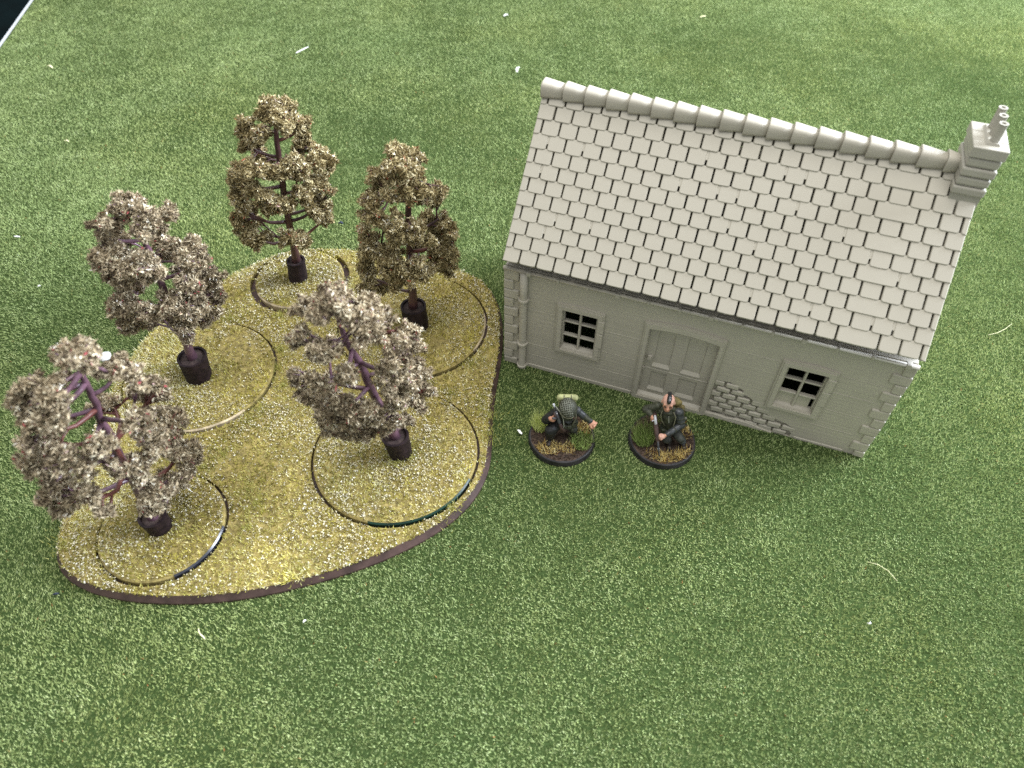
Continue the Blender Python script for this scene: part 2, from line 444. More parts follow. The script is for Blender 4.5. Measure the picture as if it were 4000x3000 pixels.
def flock(parent, ox, oy, inside, bounds, z0, seed, dens=420, gr_dens=85, more=0.0, rim=None):
    rs = np.random.RandomState(seed)
    x0, x1, y0, y1 = bounds
    n = int((x1 - x0) * (y1 - y0) * dens)
    x = rs.uniform(x0, x1, n); y = rs.uniform(y0, y1, n)
    k = inside(x, y); x, y = x[k], y[k]
    bare = smooth_noise2(x, y, 21, 1.3) + 0.5 * smooth_noise2(x, y, 22, 3.5)
    k = (bare > -1.35) | (rs.uniform(0, 1, len(x)) < 0.35); x, y = x[k], y[k]
    n = len(x)
    yel = smooth_noise2(x, y, 31, 0.9) + 0.6 * smooth_noise2(x, y, 32, 2.6)
    ln = rs.uniform(0.07, 0.17, n) + np.clip(yel - 0.9, 0, 0.6) * 0.12
    v = blades(rs, x - ox, y - oy, np.full(n, z0 - 0.01), ln, rs.uniform(0.03, 0.05, n), 1.3)
    rnd = np.clip(rs.beta(1.5, 1.5, n) + 0.12 * yel, 0, 1)
    soup('straw_grass', v, 3, rnd, 'straw_flock', parent)
    # cream granules, thick in some patches
    n = int((x1 - x0) * (y1 - y0) * gr_dens * 2.2)
    x = rs.uniform(x0, x1, n); y = rs.uniform(y0, y1, n)
    k = inside(x, y); x, y = x[k], y[k]
    pr = smooth_noise2(x, y, 41, 1.1) + 0.8 * smooth_noise2(x, y, 42, 3.2)
    p = np.clip(0.30 + more + 0.45 * pr + (0.28 * (~in_poly(x, y, rim)) if rim is not None else 0.0), 0.04, 1.0)
    k = rs.uniform(0, 1, len(x)) < p; x, y = x[k], y[k]
    n = len(x)
    c = np.stack([x - ox, y - oy, np.full(n, z0 + 0.02) + rs.uniform(0, 0.07, n)], -1)
    q = rs.normal(0, 1, (n, 4, 3)); q /= np.linalg.norm(q, axis=2, keepdims=True)
    v = c[:, None, :] + q * rs.uniform(0.028, 0.066, (n, 1, 1))
    soup('cream_granules', v, 4, rs.beta(2.2, 1.6, n), 'cream_flock', parent, [(0, 1, 2), (0, 2, 3), (0, 3, 1), (1, 3, 2)])

def in_board(x, y):
    k = in_poly(x, y, inset(OUTL, 0.12))
    for i, ((cx, cy, r), g_) in enumerate(zip(DISCS, GAPS)):
        d2 = (x - cx) ** 2 + (y - cy) ** 2
        k &= (d2 > (r + g_ + 0.01) ** 2) | ((d2 > (r + 0.02) ** 2) & overgrown(x - cx, y - cy, i))
    return k
flock(board, BX, BY, in_board, (-16.4, 0.0, 9.5, 27.8), 0.342, 51, rim=inset(OUTL, 0.75))
# tall yellow tufts scattered on the board
rs = np.random.RandomState(61)
vv, rr = [], []
for i in range(26):
    while True:
        tx, ty = rs.uniform(-16, -0.5), rs.uniform(9.8, 27)
        if in_board(np.array([tx]), np.array([ty]))[0]: break
    n = 160; a = rs.uniform(0, 2 * np.pi, n); q = np.abs(rs.normal(0, 0.38, n))
    vv.append(blades(rs, tx + np.cos(a) * q - BX, ty + np.sin(a) * q - BY, np.full(n, 0.33), rs.uniform(0.12, 0.3, n), 0.025, 0.9)); rr.append(rs.uniform(0, 1, n))
soup('grass_tufts', np.concatenate(vv), 3, np.concatenate(rr), 'yellow_tuft', board)

# ------------------------------------------------------------------ model trees
TREES = {1: ([(0.09,0.04,1.43),(0.20,0.08,2.40),(0.24,0.09,3.49),(0.33,0.13,4.84),(0.49,0.19,6.28),(0.58,0.23,7.16),(0.72,0.28,8.00),(0.77,0.30,8.38)],
 [(0.65,0.55,8.40,0.47),(0.34,0.27,8.17,0.35),(1.25,0.09,8.33,0.43),(1.07,0.05,8.62,0.34),(1.38,0.58,7.72,0.41),(1.06,-0.55,8.46,0.34),(1.32,-0.40,8.16,0.34),(1.49,0.88,7.50,0.27),(-0.23,-0.19,8.13,0.32),(-0.50,-0.19,7.74,0.32),(-0.15,-0.39,7.68,0.35),(-0.62,0.06,7.12,0.33),(-0.39,0.52,6.80,0.27),(0.54,-0.69,8.09,0.31),(0.26,-0.68,7.97,0.29),(1.59,0.63,7.23,0.27),(1.00,1.66,6.20,0.31),(1.27,1.70,6.18,0.25),(0.99,1.71,5.92,0.25),(1.87,1.18,6.12,0.37),(1.76,0.22,6.34,0.36),(2.22,0.75,6.07,0.33),(2.23,0.87,5.62,0.24),(1.93,0.45,6.01,0.33),(1.49,-0.85,6.87,0.34),(1.20,-1.03,6.81,0.29),(-0.65,1.13,5.93,0.34),(-0.51,1.24,5.67,0.28),(-0.50,-0.36,6.60,0.27),(-1.04,0.03,5.98,0.37),(-1.01,-0.72,6.34,0.27),(-1.24,-0.62,5.84,0.24),(-0.97,-0.27,5.74,0.33),(-0.05,-1.28,6.83,0.35),(0.33,-1.29,6.90,0.32),(0.54,-1.26,6.71,0.34),(0.85,-1.18,6.78,0.26),(0.94,-1.15,6.52,0.26),(0.96,0.27,5.73,0.30),(1.59,-0.75,6.45,0.29),(-0.71,-0.82,5.79,0.36),(-1.18,-0.66,5.22,0.33),(-1.31,-0.42,5.39,0.24),(-0.10,-1.35,5.96,0.35),(0.16,-1.37,5.73,0.35),(0.38,-1.35,5.53,0.35),(0.60,-1.28,5.16,0.32),(0.98,-1.13,5.26,0.29),(0.23,-1.35,5.14,0.30),(-0.13,-1.38,5.41,0.32),(1.55,-0.04,5.36,0.36),(1.87,0.40,5.07,0.37),(1.54,0.92,5.06,0.37),(2.07,0.71,4.60,0.22),(1.42,-0.88,5.54,0.32),(1.49,-0.79,5.15,0.30),(1.39,0.79,4.19,0.38),(1.73,0.63,3.97,0.38),(1.63,1.01,3.12,0.32),(1.45,0.30,3.70,0.34),(1.44,0.85,2.95,0.22),(1.35,-0.02,4.07,0.28),(-1.20,-0.73,4.68,0.37),(-1.54,-0.60,4.18,0.31),(-1.18,0.03,4.21,0.35),(-1.50,-0.52,3.77,0.35),(-1.37,-0.76,3.39,0.35),(-1.29,-0.64,2.93,0.32),(-0.94,-0.72,3.08,0.31),(-0.83,-0.05,2.71,0.29),(-1.52,0.31,2.94,0.29),(0.55,-1.22,3.76,0.30),(0.73,-1.08,3.45,0.34),(1.04,-0.91,3.18,0.28),(0.31,-1.21,3.47,0.24),(0.41,0.60,2.45,0.26),(-1.30,0.66,3.19,0.26)]),
2: ([(-0.02,-0.00,1.57),(0.05,0.01,2.66),(0.07,0.01,3.86),(0.21,0.04,5.81),(0.27,0.05,6.42),(0.32,0.06,7.46),(0.36,0.07,8.37)],
 [(0.32,0.10,8.53,0.39),(0.07,-0.31,8.72,0.33),(0.62,0.76,7.95,0.32),(0.01,-0.84,8.58,0.33),(0.52,-0.82,8.58,0.38),(-0.67,-0.20,7.98,0.26),(-0.74,0.07,7.37,0.29),(-0.45,0.40,7.35,0.29),(0.73,-0.32,7.96,0.28),(0.32,-0.90,8.03,0.39),(0.03,-1.00,7.66,0.33),(0.66,-0.93,7.69,0.44),(1.07,-0.10,7.06,0.40),(1.44,0.08,7.07,0.32),(1.22,0.69,6.26,0.27),(-1.09,-0.20,6.97,0.32),(-0.89,-0.53,6.88,0.29),(-0.90,0.52,6.55,0.30),(-1.21,-0.41,6.26,0.29),(-0.68,-0.98,6.75,0.34),(-1.50,-0.28,5.61,0.27),(-0.72,0.00,5.69,0.30),(-0.04,-1.22,6.40,0.40),(-0.14,-1.28,5.98,0.34),(-1.36,-0.16,5.09,0.36),(-0.42,1.08,5.33,0.25),(0.77,-1.09,6.38,0.34),(0.66,1.25,4.93,0.37),(0.57,-1.15,6.02,0.29),(1.35,0.52,5.34,0.42),(1.69,-0.01,5.59,0.36),(1.21,0.82,4.53,0.37),(1.71,0.05,4.98,0.27),(0.98,-1.04,5.73,0.29),(0.29,1.35,3.64,0.32),(1.35,-0.18,4.56,0.39),(1.70,0.21,3.87,0.37),(1.49,0.20,3.49,0.34),(1.09,-0.28,4.11,0.37),(0.93,-1.07,4.31,0.30),(1.43,-0.08,4.18,0.37),(0.65,-1.20,4.93,0.29),(-1.57,-0.21,4.39,0.37),(-1.69,-0.32,3.87,0.37),(-1.15,-0.53,4.95,0.36),(-0.75,-0.71,4.74,0.36),(-0.24,-1.27,5.12,0.35),(-0.64,-1.24,4.66,0.35),(-0.11,-1.32,4.66,0.41),(0.13,-1.30,4.27,0.41),(-0.36,-1.29,4.03,0.36),(0.51,-1.24,4.60,0.35),(0.64,-1.18,4.18,0.24),(-1.50,-0.39,3.47,0.37),(-1.72,-0.32,2.84,0.32),(-1.35,0.24,2.44,0.36),(-1.00,0.41,2.87,0.32)]),
3: ([(0.06,0.04,1.54),(0.09,0.06,2.21),(0.08,0.05,3.44),(0.11,0.07,4.35),(0.17,0.11,5.19),(0.23,0.15,5.99),(0.24,0.16,6.58),(0.23,0.15,7.10),(0.25,0.17,7.90),(0.29,0.19,8.53)],
 [(0.20,0.48,8.50,0.23),(-0.03,0.19,8.41,0.31),(0.39,-0.11,8.45,0.34),(0.35,0.58,8.20,0.29),(-0.07,-0.18,8.56,0.17),(0.98,-0.38,8.48,0.33),(1.20,-0.40,8.27,0.33),(0.92,0.72,7.69,0.29),(1.28,0.58,7.86,0.26),(1.19,0.67,7.97,0.20),(0.70,0.62,7.26,0.29),(0.89,-0.74,8.04,0.30),(-0.75,-0.26,8.02,0.23),(-0.26,-0.52,8.15,0.34),(-0.65,-0.34,7.72,0.26),(-0.40,-0.06,7.63,0.23),(-0.78,0.73,6.77,0.30),(-0.88,-0.13,7.12,0.30),(-0.38,-0.56,7.33,0.26),(-0.82,-0.77,7.18,0.29),(-0.48,-1.08,7.12,0.34),(-1.09,-0.72,6.69,0.24),(-0.88,0.70,6.07,0.31),(0.02,-1.15,6.93,0.37),(-0.63,-0.88,6.44,0.35),(-0.23,-1.20,6.52,0.29),(0.65,-0.98,7.06,0.34),(-0.69,0.90,5.77,0.25),(0.83,-0.93,6.76,0.34),(0.65,-1.07,6.56,0.28),(0.09,1.38,5.95,0.37),(0.02,1.38,5.47,0.31),(0.35,1.45,5.83,0.25),(1.36,1.14,6.29,0.24),(1.22,0.82,6.21,0.36),(1.51,0.93,6.05,0.30),(1.53,-0.27,6.62,0.34),(1.47,0.50,5.86,0.36),(1.58,0.90,5.74,0.24),(0.23,1.51,4.57,0.32),(1.20,0.36,5.41,0.30),(1.56,0.79,5.20,0.30),(1.60,1.05,4.69,0.34),(1.43,1.14,4.01,0.31),(1.12,1.13,4.31,0.38),(1.53,-0.24,5.37,0.35),(1.37,-0.52,5.75,0.35),(1.06,-0.84,5.48,0.29),(1.01,-0.18,4.66,0.36),(1.09,1.12,3.64,0.32),(1.52,1.04,3.63,0.22),(1.45,-0.34,4.52,0.36),(1.25,0.66,3.35,0.32),(1.10,-0.79,4.87,0.35),(0.85,-1.00,5.34,0.35),(0.61,-1.15,5.11,0.29),(1.14,-0.66,4.30,0.36),(0.66,0.80,2.73,0.32),(0.84,-0.94,4.11,0.30),(-1.15,-0.79,5.11,0.30),(-1.33,-0.83,4.79,0.28),(-1.05,-0.68,4.80,0.37),(-0.61,-0.93,4.89,0.36),(-1.14,-0.73,4.25,0.34),(-0.95,-0.35,3.96,0.31),(0.10,-1.32,5.27,0.29),(-0.57,-0.78,5.11,0.24),(-0.91,-0.85,5.39,0.24),(-1.22,0.60,2.89,0.26),(-1.28,-0.71,3.77,0.28),(-0.83,-0.47,5.54,0.30),(-1.12,0.60,4.67,0.32),(-0.64,1.14,2.71,0.33),(0.77,-0.69,3.47,0.25)]),
4: ([(-0.09,-0.02,1.51),(-0.27,-0.07,2.77),(-0.47,-0.12,3.69),(-0.60,-0.16,4.62),(-0.69,-0.18,5.41),(-0.85,-0.22,5.97),(-0.94,-0.25,6.56),(-1.02,-0.27,7.26),(-1.04,-0.27,7.91)],
 [(-1.19,-0.16,8.48,0.24),(-0.84,-0.46,8.64,0.28),(-1.38,-0.33,8.26,0.33),(-0.69,-1.22,8.97,0.31),(-0.59,-0.45,8.51,0.23),(-1.59,-0.84,8.54,0.26),(-2.02,-0.43,7.98,0.22),(-1.04,-1.42,8.80,0.27),(-1.63,-0.60,7.89,0.22),(-0.51,-1.31,8.70,0.27),(-0.17,0.30,7.78,0.22),(-0.34,-0.21,7.99,0.29),(-0.14,0.40,7.36,0.30),(0.26,-0.39,7.85,0.24),(-0.02,-1.24,8.52,0.27),(-0.30,-1.43,8.52,0.22),(0.14,-1.18,8.16,0.32),(0.18,0.14,6.94,0.27),(-0.04,-1.48,8.14,0.27),(0.28,-1.27,7.81,0.28),(-0.15,-1.61,7.90,0.23),(0.42,-0.21,7.42,0.22),(-2.31,-0.65,7.08,0.25),(-1.89,-0.94,7.64,0.22),(-2.38,-0.51,6.67,0.20),(-1.85,-0.70,6.74,0.25),(-1.16,-1.78,7.80,0.28),(-0.88,-1.77,7.67,0.23),(-1.87,-0.49,6.10,0.23),(-1.88,0.99,5.29,0.22),(0.81,-0.01,6.83,0.25),(1.06,0.11,6.52,0.25),(0.84,-0.82,7.17,0.28),(0.95,0.43,5.62,0.29),(0.03,1.29,4.78,0.33),(0.89,-0.95,6.63,0.29),(1.05,0.05,5.27,0.26),(0.60,-1.25,6.67,0.29),(0.26,-1.48,6.36,0.29),(0.59,-1.29,6.14,0.29),(1.14,0.40,4.26,0.24),(0.88,-0.33,5.23,0.31),(1.00,0.30,3.71,0.30),(1.34,0.12,3.77,0.19),(0.88,-1.05,5.43,0.27),(0.82,-0.15,3.65,0.27),(0.65,-1.23,5.03,0.30),(0.32,-1.35,5.47,0.27),(0.97,-0.22,3.41,0.22),(0.39,-1.33,4.76,0.25),(-2.76,-0.62,5.49,0.18),(-2.71,-0.71,5.21,0.21),(-2.47,-0.31,5.00,0.27),(-1.67,-1.54,6.10,0.30),(-2.13,0.82,3.73,0.28),(-0.65,-1.73,6.89,0.24),(-0.54,-1.71,6.46,0.22),(-0.91,-1.71,6.46,0.22),(-2.53,-0.71,4.60,0.27),(-2.14,-0.77,4.43,0.32),(-1.62,-0.91,4.92,0.26),(-1.08,-1.52,5.12,0.30),(-1.60,-1.36,4.60,0.31),(-0.78,-1.52,4.81,0.36),(-0.34,-1.59,5.05,0.30),(-2.24,-0.59,3.29,0.33),(-1.59,-1.17,3.69,0.32),(-1.06,-1.41,4.10,0.32),(-0.61,-1.50,4.30,0.31),(-0.21,-1.49,4.30,0.31),(-2.13,-0.56,2.46,0.29),(-1.42,-1.14,3.14,0.27),(-0.96,-1.24,3.29,0.27),(-0.56,-1.33,3.41,0.27),(-0.01,-1.32,3.58,0.24),(0.46,-1.32,4.10,0.23),(0.38,0.32,1.92,0.23),(0.29,-1.34,3.95,0.24)]),
5: ([(-0.02,-0.01,1.07),(0.02,0.02,1.45),(0.05,0.05,2.50),(0.11,0.11,3.50),(0.13,0.12,4.29),(0.21,0.20,5.16),(0.22,0.21,5.87),(0.33,0.32,6.60),(0.37,0.36,7.26),(0.42,0.40,7.83),(0.47,0.45,8.27)],
 [(0.94,0.21,8.99,0.24),(0.04,0.82,8.19,0.26),(-0.04,0.56,8.25,0.21),(0.67,0.75,8.37,0.25),(1.25,-0.45,9.24,0.24),(1.42,-0.26,9.04,0.24),(0.72,-0.16,8.77,0.20),(1.04,0.49,8.50,0.19),(1.29,-0.41,8.90,0.20),(0.94,0.92,7.61,0.22),(0.94,1.26,7.35,0.24),(0.76,1.54,6.76,0.27),(1.24,1.05,6.95,0.26),(1.69,0.00,8.24,0.24),(0.73,0.85,7.40,0.22),(1.33,1.18,7.10,0.15),(1.00,1.74,5.87,0.28),(1.41,1.48,5.98,0.27),(1.24,1.77,5.19,0.19),(0.95,1.62,5.43,0.28),(1.88,0.24,7.48,0.21),(0.21,1.93,5.18,0.22),(-0.37,-0.54,8.34,0.25),(-0.50,-0.08,7.98,0.22),(-0.68,-0.60,8.09,0.21),(-0.81,-0.26,7.57,0.31),(-0.17,-0.40,8.02,0.25),(0.10,-0.27,8.10,0.25),(-0.06,0.19,7.79,0.22),(0.38,-1.04,8.36,0.24),(0.68,-0.98,8.40,0.24),(-0.74,-0.71,7.72,0.24),(-0.81,-0.43,7.20,0.26),(0.28,-1.20,8.01,0.25),(0.63,-1.10,8.11,0.20),(-0.80,-0.79,7.25,0.22),(-0.38,-0.95,7.23,0.26),(0.55,-1.22,7.76,0.21),(-0.20,-0.86,6.93,0.22),(-0.49,0.07,6.35,0.20),(-0.68,1.35,5.07,0.24),(-0.41,1.59,5.12,0.29),(1.68,-0.32,6.82,0.25),(1.73,-0.23,6.45,0.26),(1.05,1.07,5.19,0.28),(0.97,1.70,4.39,0.29),(1.69,1.10,5.03,0.28),(1.47,1.61,4.09,0.17),(1.37,0.99,4.61,0.28),(1.81,-0.02,5.81,0.26),(1.11,1.44,3.66,0.27),(1.65,-0.43,6.15,0.21),(1.57,-0.53,6.72,0.21),(1.79,-0.04,5.31,0.27),(1.65,-0.39,5.46,0.26),(1.19,1.57,2.97,0.27),(1.51,1.48,2.87,0.25),(1.38,1.56,2.28,0.20),(1.39,1.10,2.86,0.27),(1.48,0.61,3.85,0.26),(-0.86,-1.11,6.71,0.26),(-1.14,-0.77,5.99,0.27),(-1.18,-1.13,5.98,0.25),(-0.97,-0.60,6.02,0.27),(-1.07,-0.90,5.72,0.27),(-0.26,-1.09,6.45,0.24),(0.30,-1.45,6.71,0.23),(-1.20,-1.21,5.56,0.25),(-1.16,-0.91,5.19,0.28),(-0.03,-1.52,6.30,0.24),(0.36,-1.49,6.14,0.26),(0.66,-1.33,6.30,0.24),(0.90,-1.19,6.49,0.25),(1.11,-1.04,6.59,0.25),(0.97,-1.14,6.85,0.21),(0.43,-1.49,5.81,0.22),(-1.09,-1.22,4.89,0.28),(-1.28,-0.72,4.27,0.29),(-1.39,-1.33,4.42,0.26),(-1.43,-0.96,3.89,0.29),(-1.44,-0.54,3.54,0.30),(0.10,-1.60,5.22,0.25),(0.18,-1.59,4.79,0.25),(-1.21,-1.18,3.73,0.27),(-1.40,-1.35,3.61,0.22),(-0.74,-1.25,4.08,0.24),(0.18,-1.58,4.25,0.23),(0.30,-1.55,3.99,0.18),(0.99,-1.18,5.82,0.22),(1.03,-1.15,5.39,0.24),(1.29,-0.91,5.38,0.22),(1.50,-0.64,5.26,0.22),(1.26,-0.90,4.80,0.27),(1.33,-0.80,4.23,0.27),(0.52,0.56,2.44,0.30),(0.36,1.17,1.52,0.31),(1.31,0.54,2.65,0.27),(0.37,1.23,0.92,0.29),(1.41,-0.49,3.36,0.26),(1.23,-0.76,3.56,0.28),(1.11,-0.94,3.84,0.28),(0.97,-0.90,3.16,0.26),(1.07,-0.63,2.88,0.24),(0.83,-1.03,3.13,0.19),(1.00,1.38,1.80,0.23),(-0.73,1.44,2.33,0.24)])}
TLAB = {1: ('model tree with brown trunk and olive foliage at the back of the woodland base', 'leaf_back', 'branch_brown'),
        2: ('model tree with dense brown-olive crown in a black pot nearest the grey house', 'leaf_back', 'branch_brown'),
        3: ('model tree with sparse crown and bare purple trunk on the left of the base', 'leaf_front', 'branch_purple'),
        4: ('model tree leaning left with pale foliage hiding its pot at the centre front', 'leaf_front', 'branch_purple'),
        5: ('largest bushy model tree with red and purple branches at the front left corner', 'leaf_front', 'branch_purple')}
POTS = {1: (0.40, 1.45, 0.42), 2: (0.52, 1.55, 0.53), 3: (0.55, 1.55, 0.50), 4: (0.48, 1.52, 0.42), 5: (0.44, 1.15, 0.40)}

def kmeans(pts, k, rng):
    c = [pts[i] for i in rng.sample(range(len(pts)), k)]
    for _ in range(12):
        g = [[] for _ in c]
        for p in pts:
            g[min(range(k), key=lambda i: sum((p[j] - c[i][j]) ** 2 for j in range(3)))].append(p)
        c = [tuple(sum(p[j] for p in q) / len(q) for j in range(3)) if q else c[i] for i, q in enumerate(g)]
    return [(c[i], q) for i, q in enumerate(g) if q]

def flakes(rs, clumps, per_vol=1.0):
    vs, rn = [], []
    sub = []
    for (cx, cy, cz, r) in clumps:
        sub.append((cx, cy, cz, r * 0.70))
        for _ in range(9):
            d = rs.normal(0, 1, 3); d /= np.linalg.norm(d); q = r * rs.uniform(0.55, 1.18)
            sub.append((cx + d[0] * q, cy + d[1] * q, cz + d[2] * q * 0.9, r * rs.uniform(0.26, 0.46)))
    clumps = sub
    for (cx, cy, cz, r) in clumps:
        n = int(np.clip(250 * (r / 0.2) ** 2.0 * per_vol, 20, 480))
        d = rs.normal(0, 1, (n, 3)); d /= np.linalg.norm(d, axis=1, keepdims=True)
        rad = r * 1.25 * rs.uniform(0.05, 1.0, n) ** 0.6
        rad *= 1 + 0.28 * np.sin(d[:, 0] * 5 + cx * 7) * np.sin(d[:, 1] * 6 + cy * 5) * np.sin(d[:, 2] * 5 + cz * 3)
        p = np.array([cx, cy, cz]) + d * rad[:, None] * np.array([1, 1, 0.9])
        # each flake: a small bent quad, long axis mostly outwards
        u = d * 0.8 + rs.normal(0, 0.6, (n, 3)); u /= np.linalg.norm(u, axis=1, keepdims=True)
        w = np.cross(u, rs.normal(0, 1, (n, 3))); w /= np.linalg.norm(w, axis=1, keepdims=True)
        L = rs.uniform(0.03, 0.11, n)[:, None]; W = rs.uniform(0.016, 0.042, n)[:, None]
        far = (rad > r * 0.95) & (rs.uniform(0, 1, n) < 0.45); L[far] *= 1.5; W[far] *= 0.6
        bend = np.cross(u, w) * rs.uniform(-0.03, 0.03, n)[:, None]
        q = np.stack([p - u * L, p + w * W + bend, p + u * L, p - w * W + bend], 1)
        vs.append(q)
        base = rs.normal(0, 0.10)
        rn.append(np.clip(rs.beta(1.8, 2.5, n) * 0.96 + base, 0, 0.985))
        m = rs.uniform(0, 1, n) < 0.010; rn[-1][m] = 1.0
    return np.concatenate(vs), np.concatenate(rn)

def make_tree(k):
    trunk, clumps = TREES[k]
    lab, leafm, barkm = TLAB[k]
    cx, cy, cr = DISCS[k - 1]
    bxy = {1: (-9.77, 25.11), 2: (-4.13, 22.15), 3: (-12.52, 19.09), 4: (-4.05, 15.46), 5: (-11.84, 12.30)}[k]
    rng = random.Random(100 + k); rs = np.random.RandomState(200 + k)
    t = thing('model_tree', lab, 'tree', (bxy[0], bxy[1], 0), 0, 'model trees on the woodland base')
    ox, oy = cx - bxy[0], cy - bxy[1]
    bm = bmesh.new()
    add_lathe(bm, [(0, 0.105), (cr, 0.105), (cr, 0.40), (cr - 0.05, 0.44), (0, 0.44)], 72, (ox, oy))
    disc = part('base_disc', bm, 'soil_brown', t)
    # painted rim of the disc showing in the gap
    em = {1: 'board_pale_edge', 2: 'board_pale_edge', 3: 'board_pale_edge', 4: 'green_paint', 5: 'black_gloss'}[k]
    bm = bmesh.new()
    a0, a1 = {1: (3.7, 4.9), 2: (5.75, 6.5), 3: (4.5, 5.6), 4: (4.5, 5.9), 5: (5.2, 6.3)}[k]
    pr = [(0.003, 0.14), (0.02, 0.40), (-0.035, 0.452)]
    rings = []
    for j in range(31):
        a = a0 + (a1 - a0) * j / 30
        rings.append([bm.verts.new((ox + (cr + d) * math.cos(a), oy + (cr + d) * math.sin(a), z)) for d, z in pr])
    for A, B in zip(rings[:-1], rings[1:]):
        for j in range(2): bm.faces.new((A[j], B[j], B[j + 1], A[j + 1]))
    part('disc_edge', bm, em, disc)
    flock(disc, bxy[0], bxy[1], lambda x, y: ((x - cx) ** 2 + (y - cy) ** 2 < (cr - 0.06) ** 2) & ((x - bxy[0]) ** 2 + (y - bxy[1]) ** 2 > 0.16), (cx - cr, cx + cr, cy - cr, cy + cr), 0.44, 70 + k, more=0.26)
    pr_, ph, pb = POTS[k]
    tb = Vector(trunk[0])
    bm = bmesh.new()
    add_lathe(bm, [(0, 0.43), (pb, 0.43), (pb * 1.01, 0.5), (pr_, ph - 0.06), (pr_ + 0.015, ph - 0.05), (pr_ + 0.015, ph), (pr_ - 0.07, ph), (pr_ - 0.09, ph - 0.10), (0, ph - 0.10)], 40)
    for v in bm.verts:
        f = (v.co.z - 0.43) / (ph - 0.43); v.co.x += tb.x * f; v.co.y += tb.y * f
    pot = part('pot', bm, 'pot_black', t, smooth=False)
    bm = bmesh.new()
    add_lathe(bm, [(0, ph - 0.12), (pr_ - 0.085, ph - 0.12), (pr_ - 0.1, ph - 0.075), (0.1, ph - 0.03), (0, ph - 0.03)], 24)
    for v in bm.verts: v.co.x += tb.x; v.co.y += tb.y; v.co.z += 0.03 * noise.noise(v.co * 5)
    part('soil_plug', bm, 'pot_soil', pot)
    # trunk
    tp = [Vector(p) for p in trunk]
    tp[0] = Vector((tp[0].x, tp[0].y, ph - 0.12))
    dens = []
    for i in range(len(tp) - 1):
        for j in range(4):
            q = tp[i].lerp(tp[i + 1], j / 4); dens.append(q + Vector((rng.uniform(-.015, .015), rng.uniform(-.015, .015), 0)))
    dens.append(tp[-1])
    n = len(dens)
    bm = bmesh.new()
    add_tube(bm, dens, [0.125 * (1 - i / n) ** 0.7 + 0.048 + (0.03 * (1 - i / 4) if i < 4 else 0) for i in range(n)], 10)
    part('trunk', bm, barkm, t, smooth=True)
    cl = []
    for (x, y, z, r) in clumps: cl.append((x, y, max(z, 1.05), r))
    groups = kmeans(cl, max(10, len(cl) // 4), rng)
    for c, g in groups:
        c = Vector(c)
        # foot of the branch: trunk point somewhat below the clump
        best = min(range(n), key=lambda i: (dens[i] - c).length + abs(dens[i].z - (c.z - 0.35 * Vector((dens[i].x - c.x, dens[i].y - c.y)).length)) * 1.2)
        f = dens[min(best, n - 2)]
        d = c - f
        mid = f + d * 0.5 + Vector((0, 0, -0.10 * d.length)) + Vector((rng.uniform(-.1, .1), rng.uniform(-.1, .1), 0)) * d.length
        pts = [f, f.lerp(mid, 0.5) + Vector((0, 0, -0.02)), mid, mid.lerp(c, 0.55), f + d * 0.9]
        bm = bmesh.new()
        r0 = 0.056 + 0.016 * min(d.length, 2.0)
        add_tube(bm, pts, [r0, r0 * 0.92, r0 * 0.8, r0 * 0.62, r0 * 0.4], 7)
        for (x, y, z, r) in g:
            e = Vector((x, y, z)); st = mid.lerp(c, rng.uniform(0.1, 0.7))
            e2 = e + (e - st).normalized() * r * rng.uniform(0.2, 0.9)
            add_tube(bm, [st, st.lerp(e2, 0.5) + Vector((rng.uniform(-.05, .05), rng.uniform(-.05, .05), -.03)), e2], [r0 * 0.55, r0 * 0.42, 0.015], 6)
            for q in range(2):
                e3 = e + Vector((rng.gauss(0, 1), rng.gauss(0, 1), rng.gauss(0, 1))).normalized() * r * 1.05
                s2 = st.lerp(e, 0.5)
                add_tube(bm, [s2, s2.lerp(e3, 0.6), e3], [0.03, 0.025, 0.012], 5)
        part('branch', bm, 'branch_red' if rng.random() < (0.28 if k == 5 else 0.14) else barkm, t, smooth=True)
        v, rn = flakes(rs, g)
        soup('foliage_clump', v, 4, rn, leafm, t, [(0, 1, 2, 3)], kind=None)
    if k == 5:      # pale foam crumb caught on an outer twig of the crown
        x, y, z, r = clumps[7]
        bm = bmesh.new(); bmesh.ops.create_icosphere(bm, subdivisions=2, radius=0.11, matrix=Matrix.Translation((x + 0.42, y - 0.25, z + 0.10)))
        for v in bm.verts: v.co += Vector((1, 1, 1)) * 0.05 * noise.noise(v.co * 9)
        part('foam_crumb', bm, 'clear_flake', t)
        bm = bmesh.new(); add_tube(bm, [(x, y, z), (x + 0.2, y - 0.1, z + 0.03), (x + 0.40, y - 0.24, z + 0.08)], [0.03, 0.02, 0.012], 6)
        part('twig', bm, barkm, t, smooth=True)
    return t
trees = {k: make_tree(k) for k in (1, 2, 3, 4, 5)}

# loose grass strands round the foot of the centre tree's pot
rs = np.random.RandomState(77); n = 260
a = rs.uniform(0, 2 * np.pi, n); q = rs.uniform(0.38, 0.75, n)
soup('grass_tuft', blades(rs, np.cos(a) * q, np.sin(a) * q, np.full(n, 0.43), rs.uniform(0.2, 0.42, n), 0.022, 0.9, np.cos(a) * -0.2, np.sin(a) * -0.2), 3, rs.uniform(0, 1, n), 'yellow_tuft', trees[4])

# ------------------------------------------------------------------ grey printed cottage
house = thing('model_house', 'unpainted grey plastic cottage with tiled roof, one door and two front windows', 'house', (HX, HY, 0), HYAW)
HL, HW = 14.167, 7.375
WT = 5.30                       # wall top, hidden behind the eave
RA = math.atan2(10.065 - 5.658, HW / 2 + 0.45)
SLEN = math.hypot(10.065 - 5.658, HW / 2 + 0.45)
hr = random.Random(5)

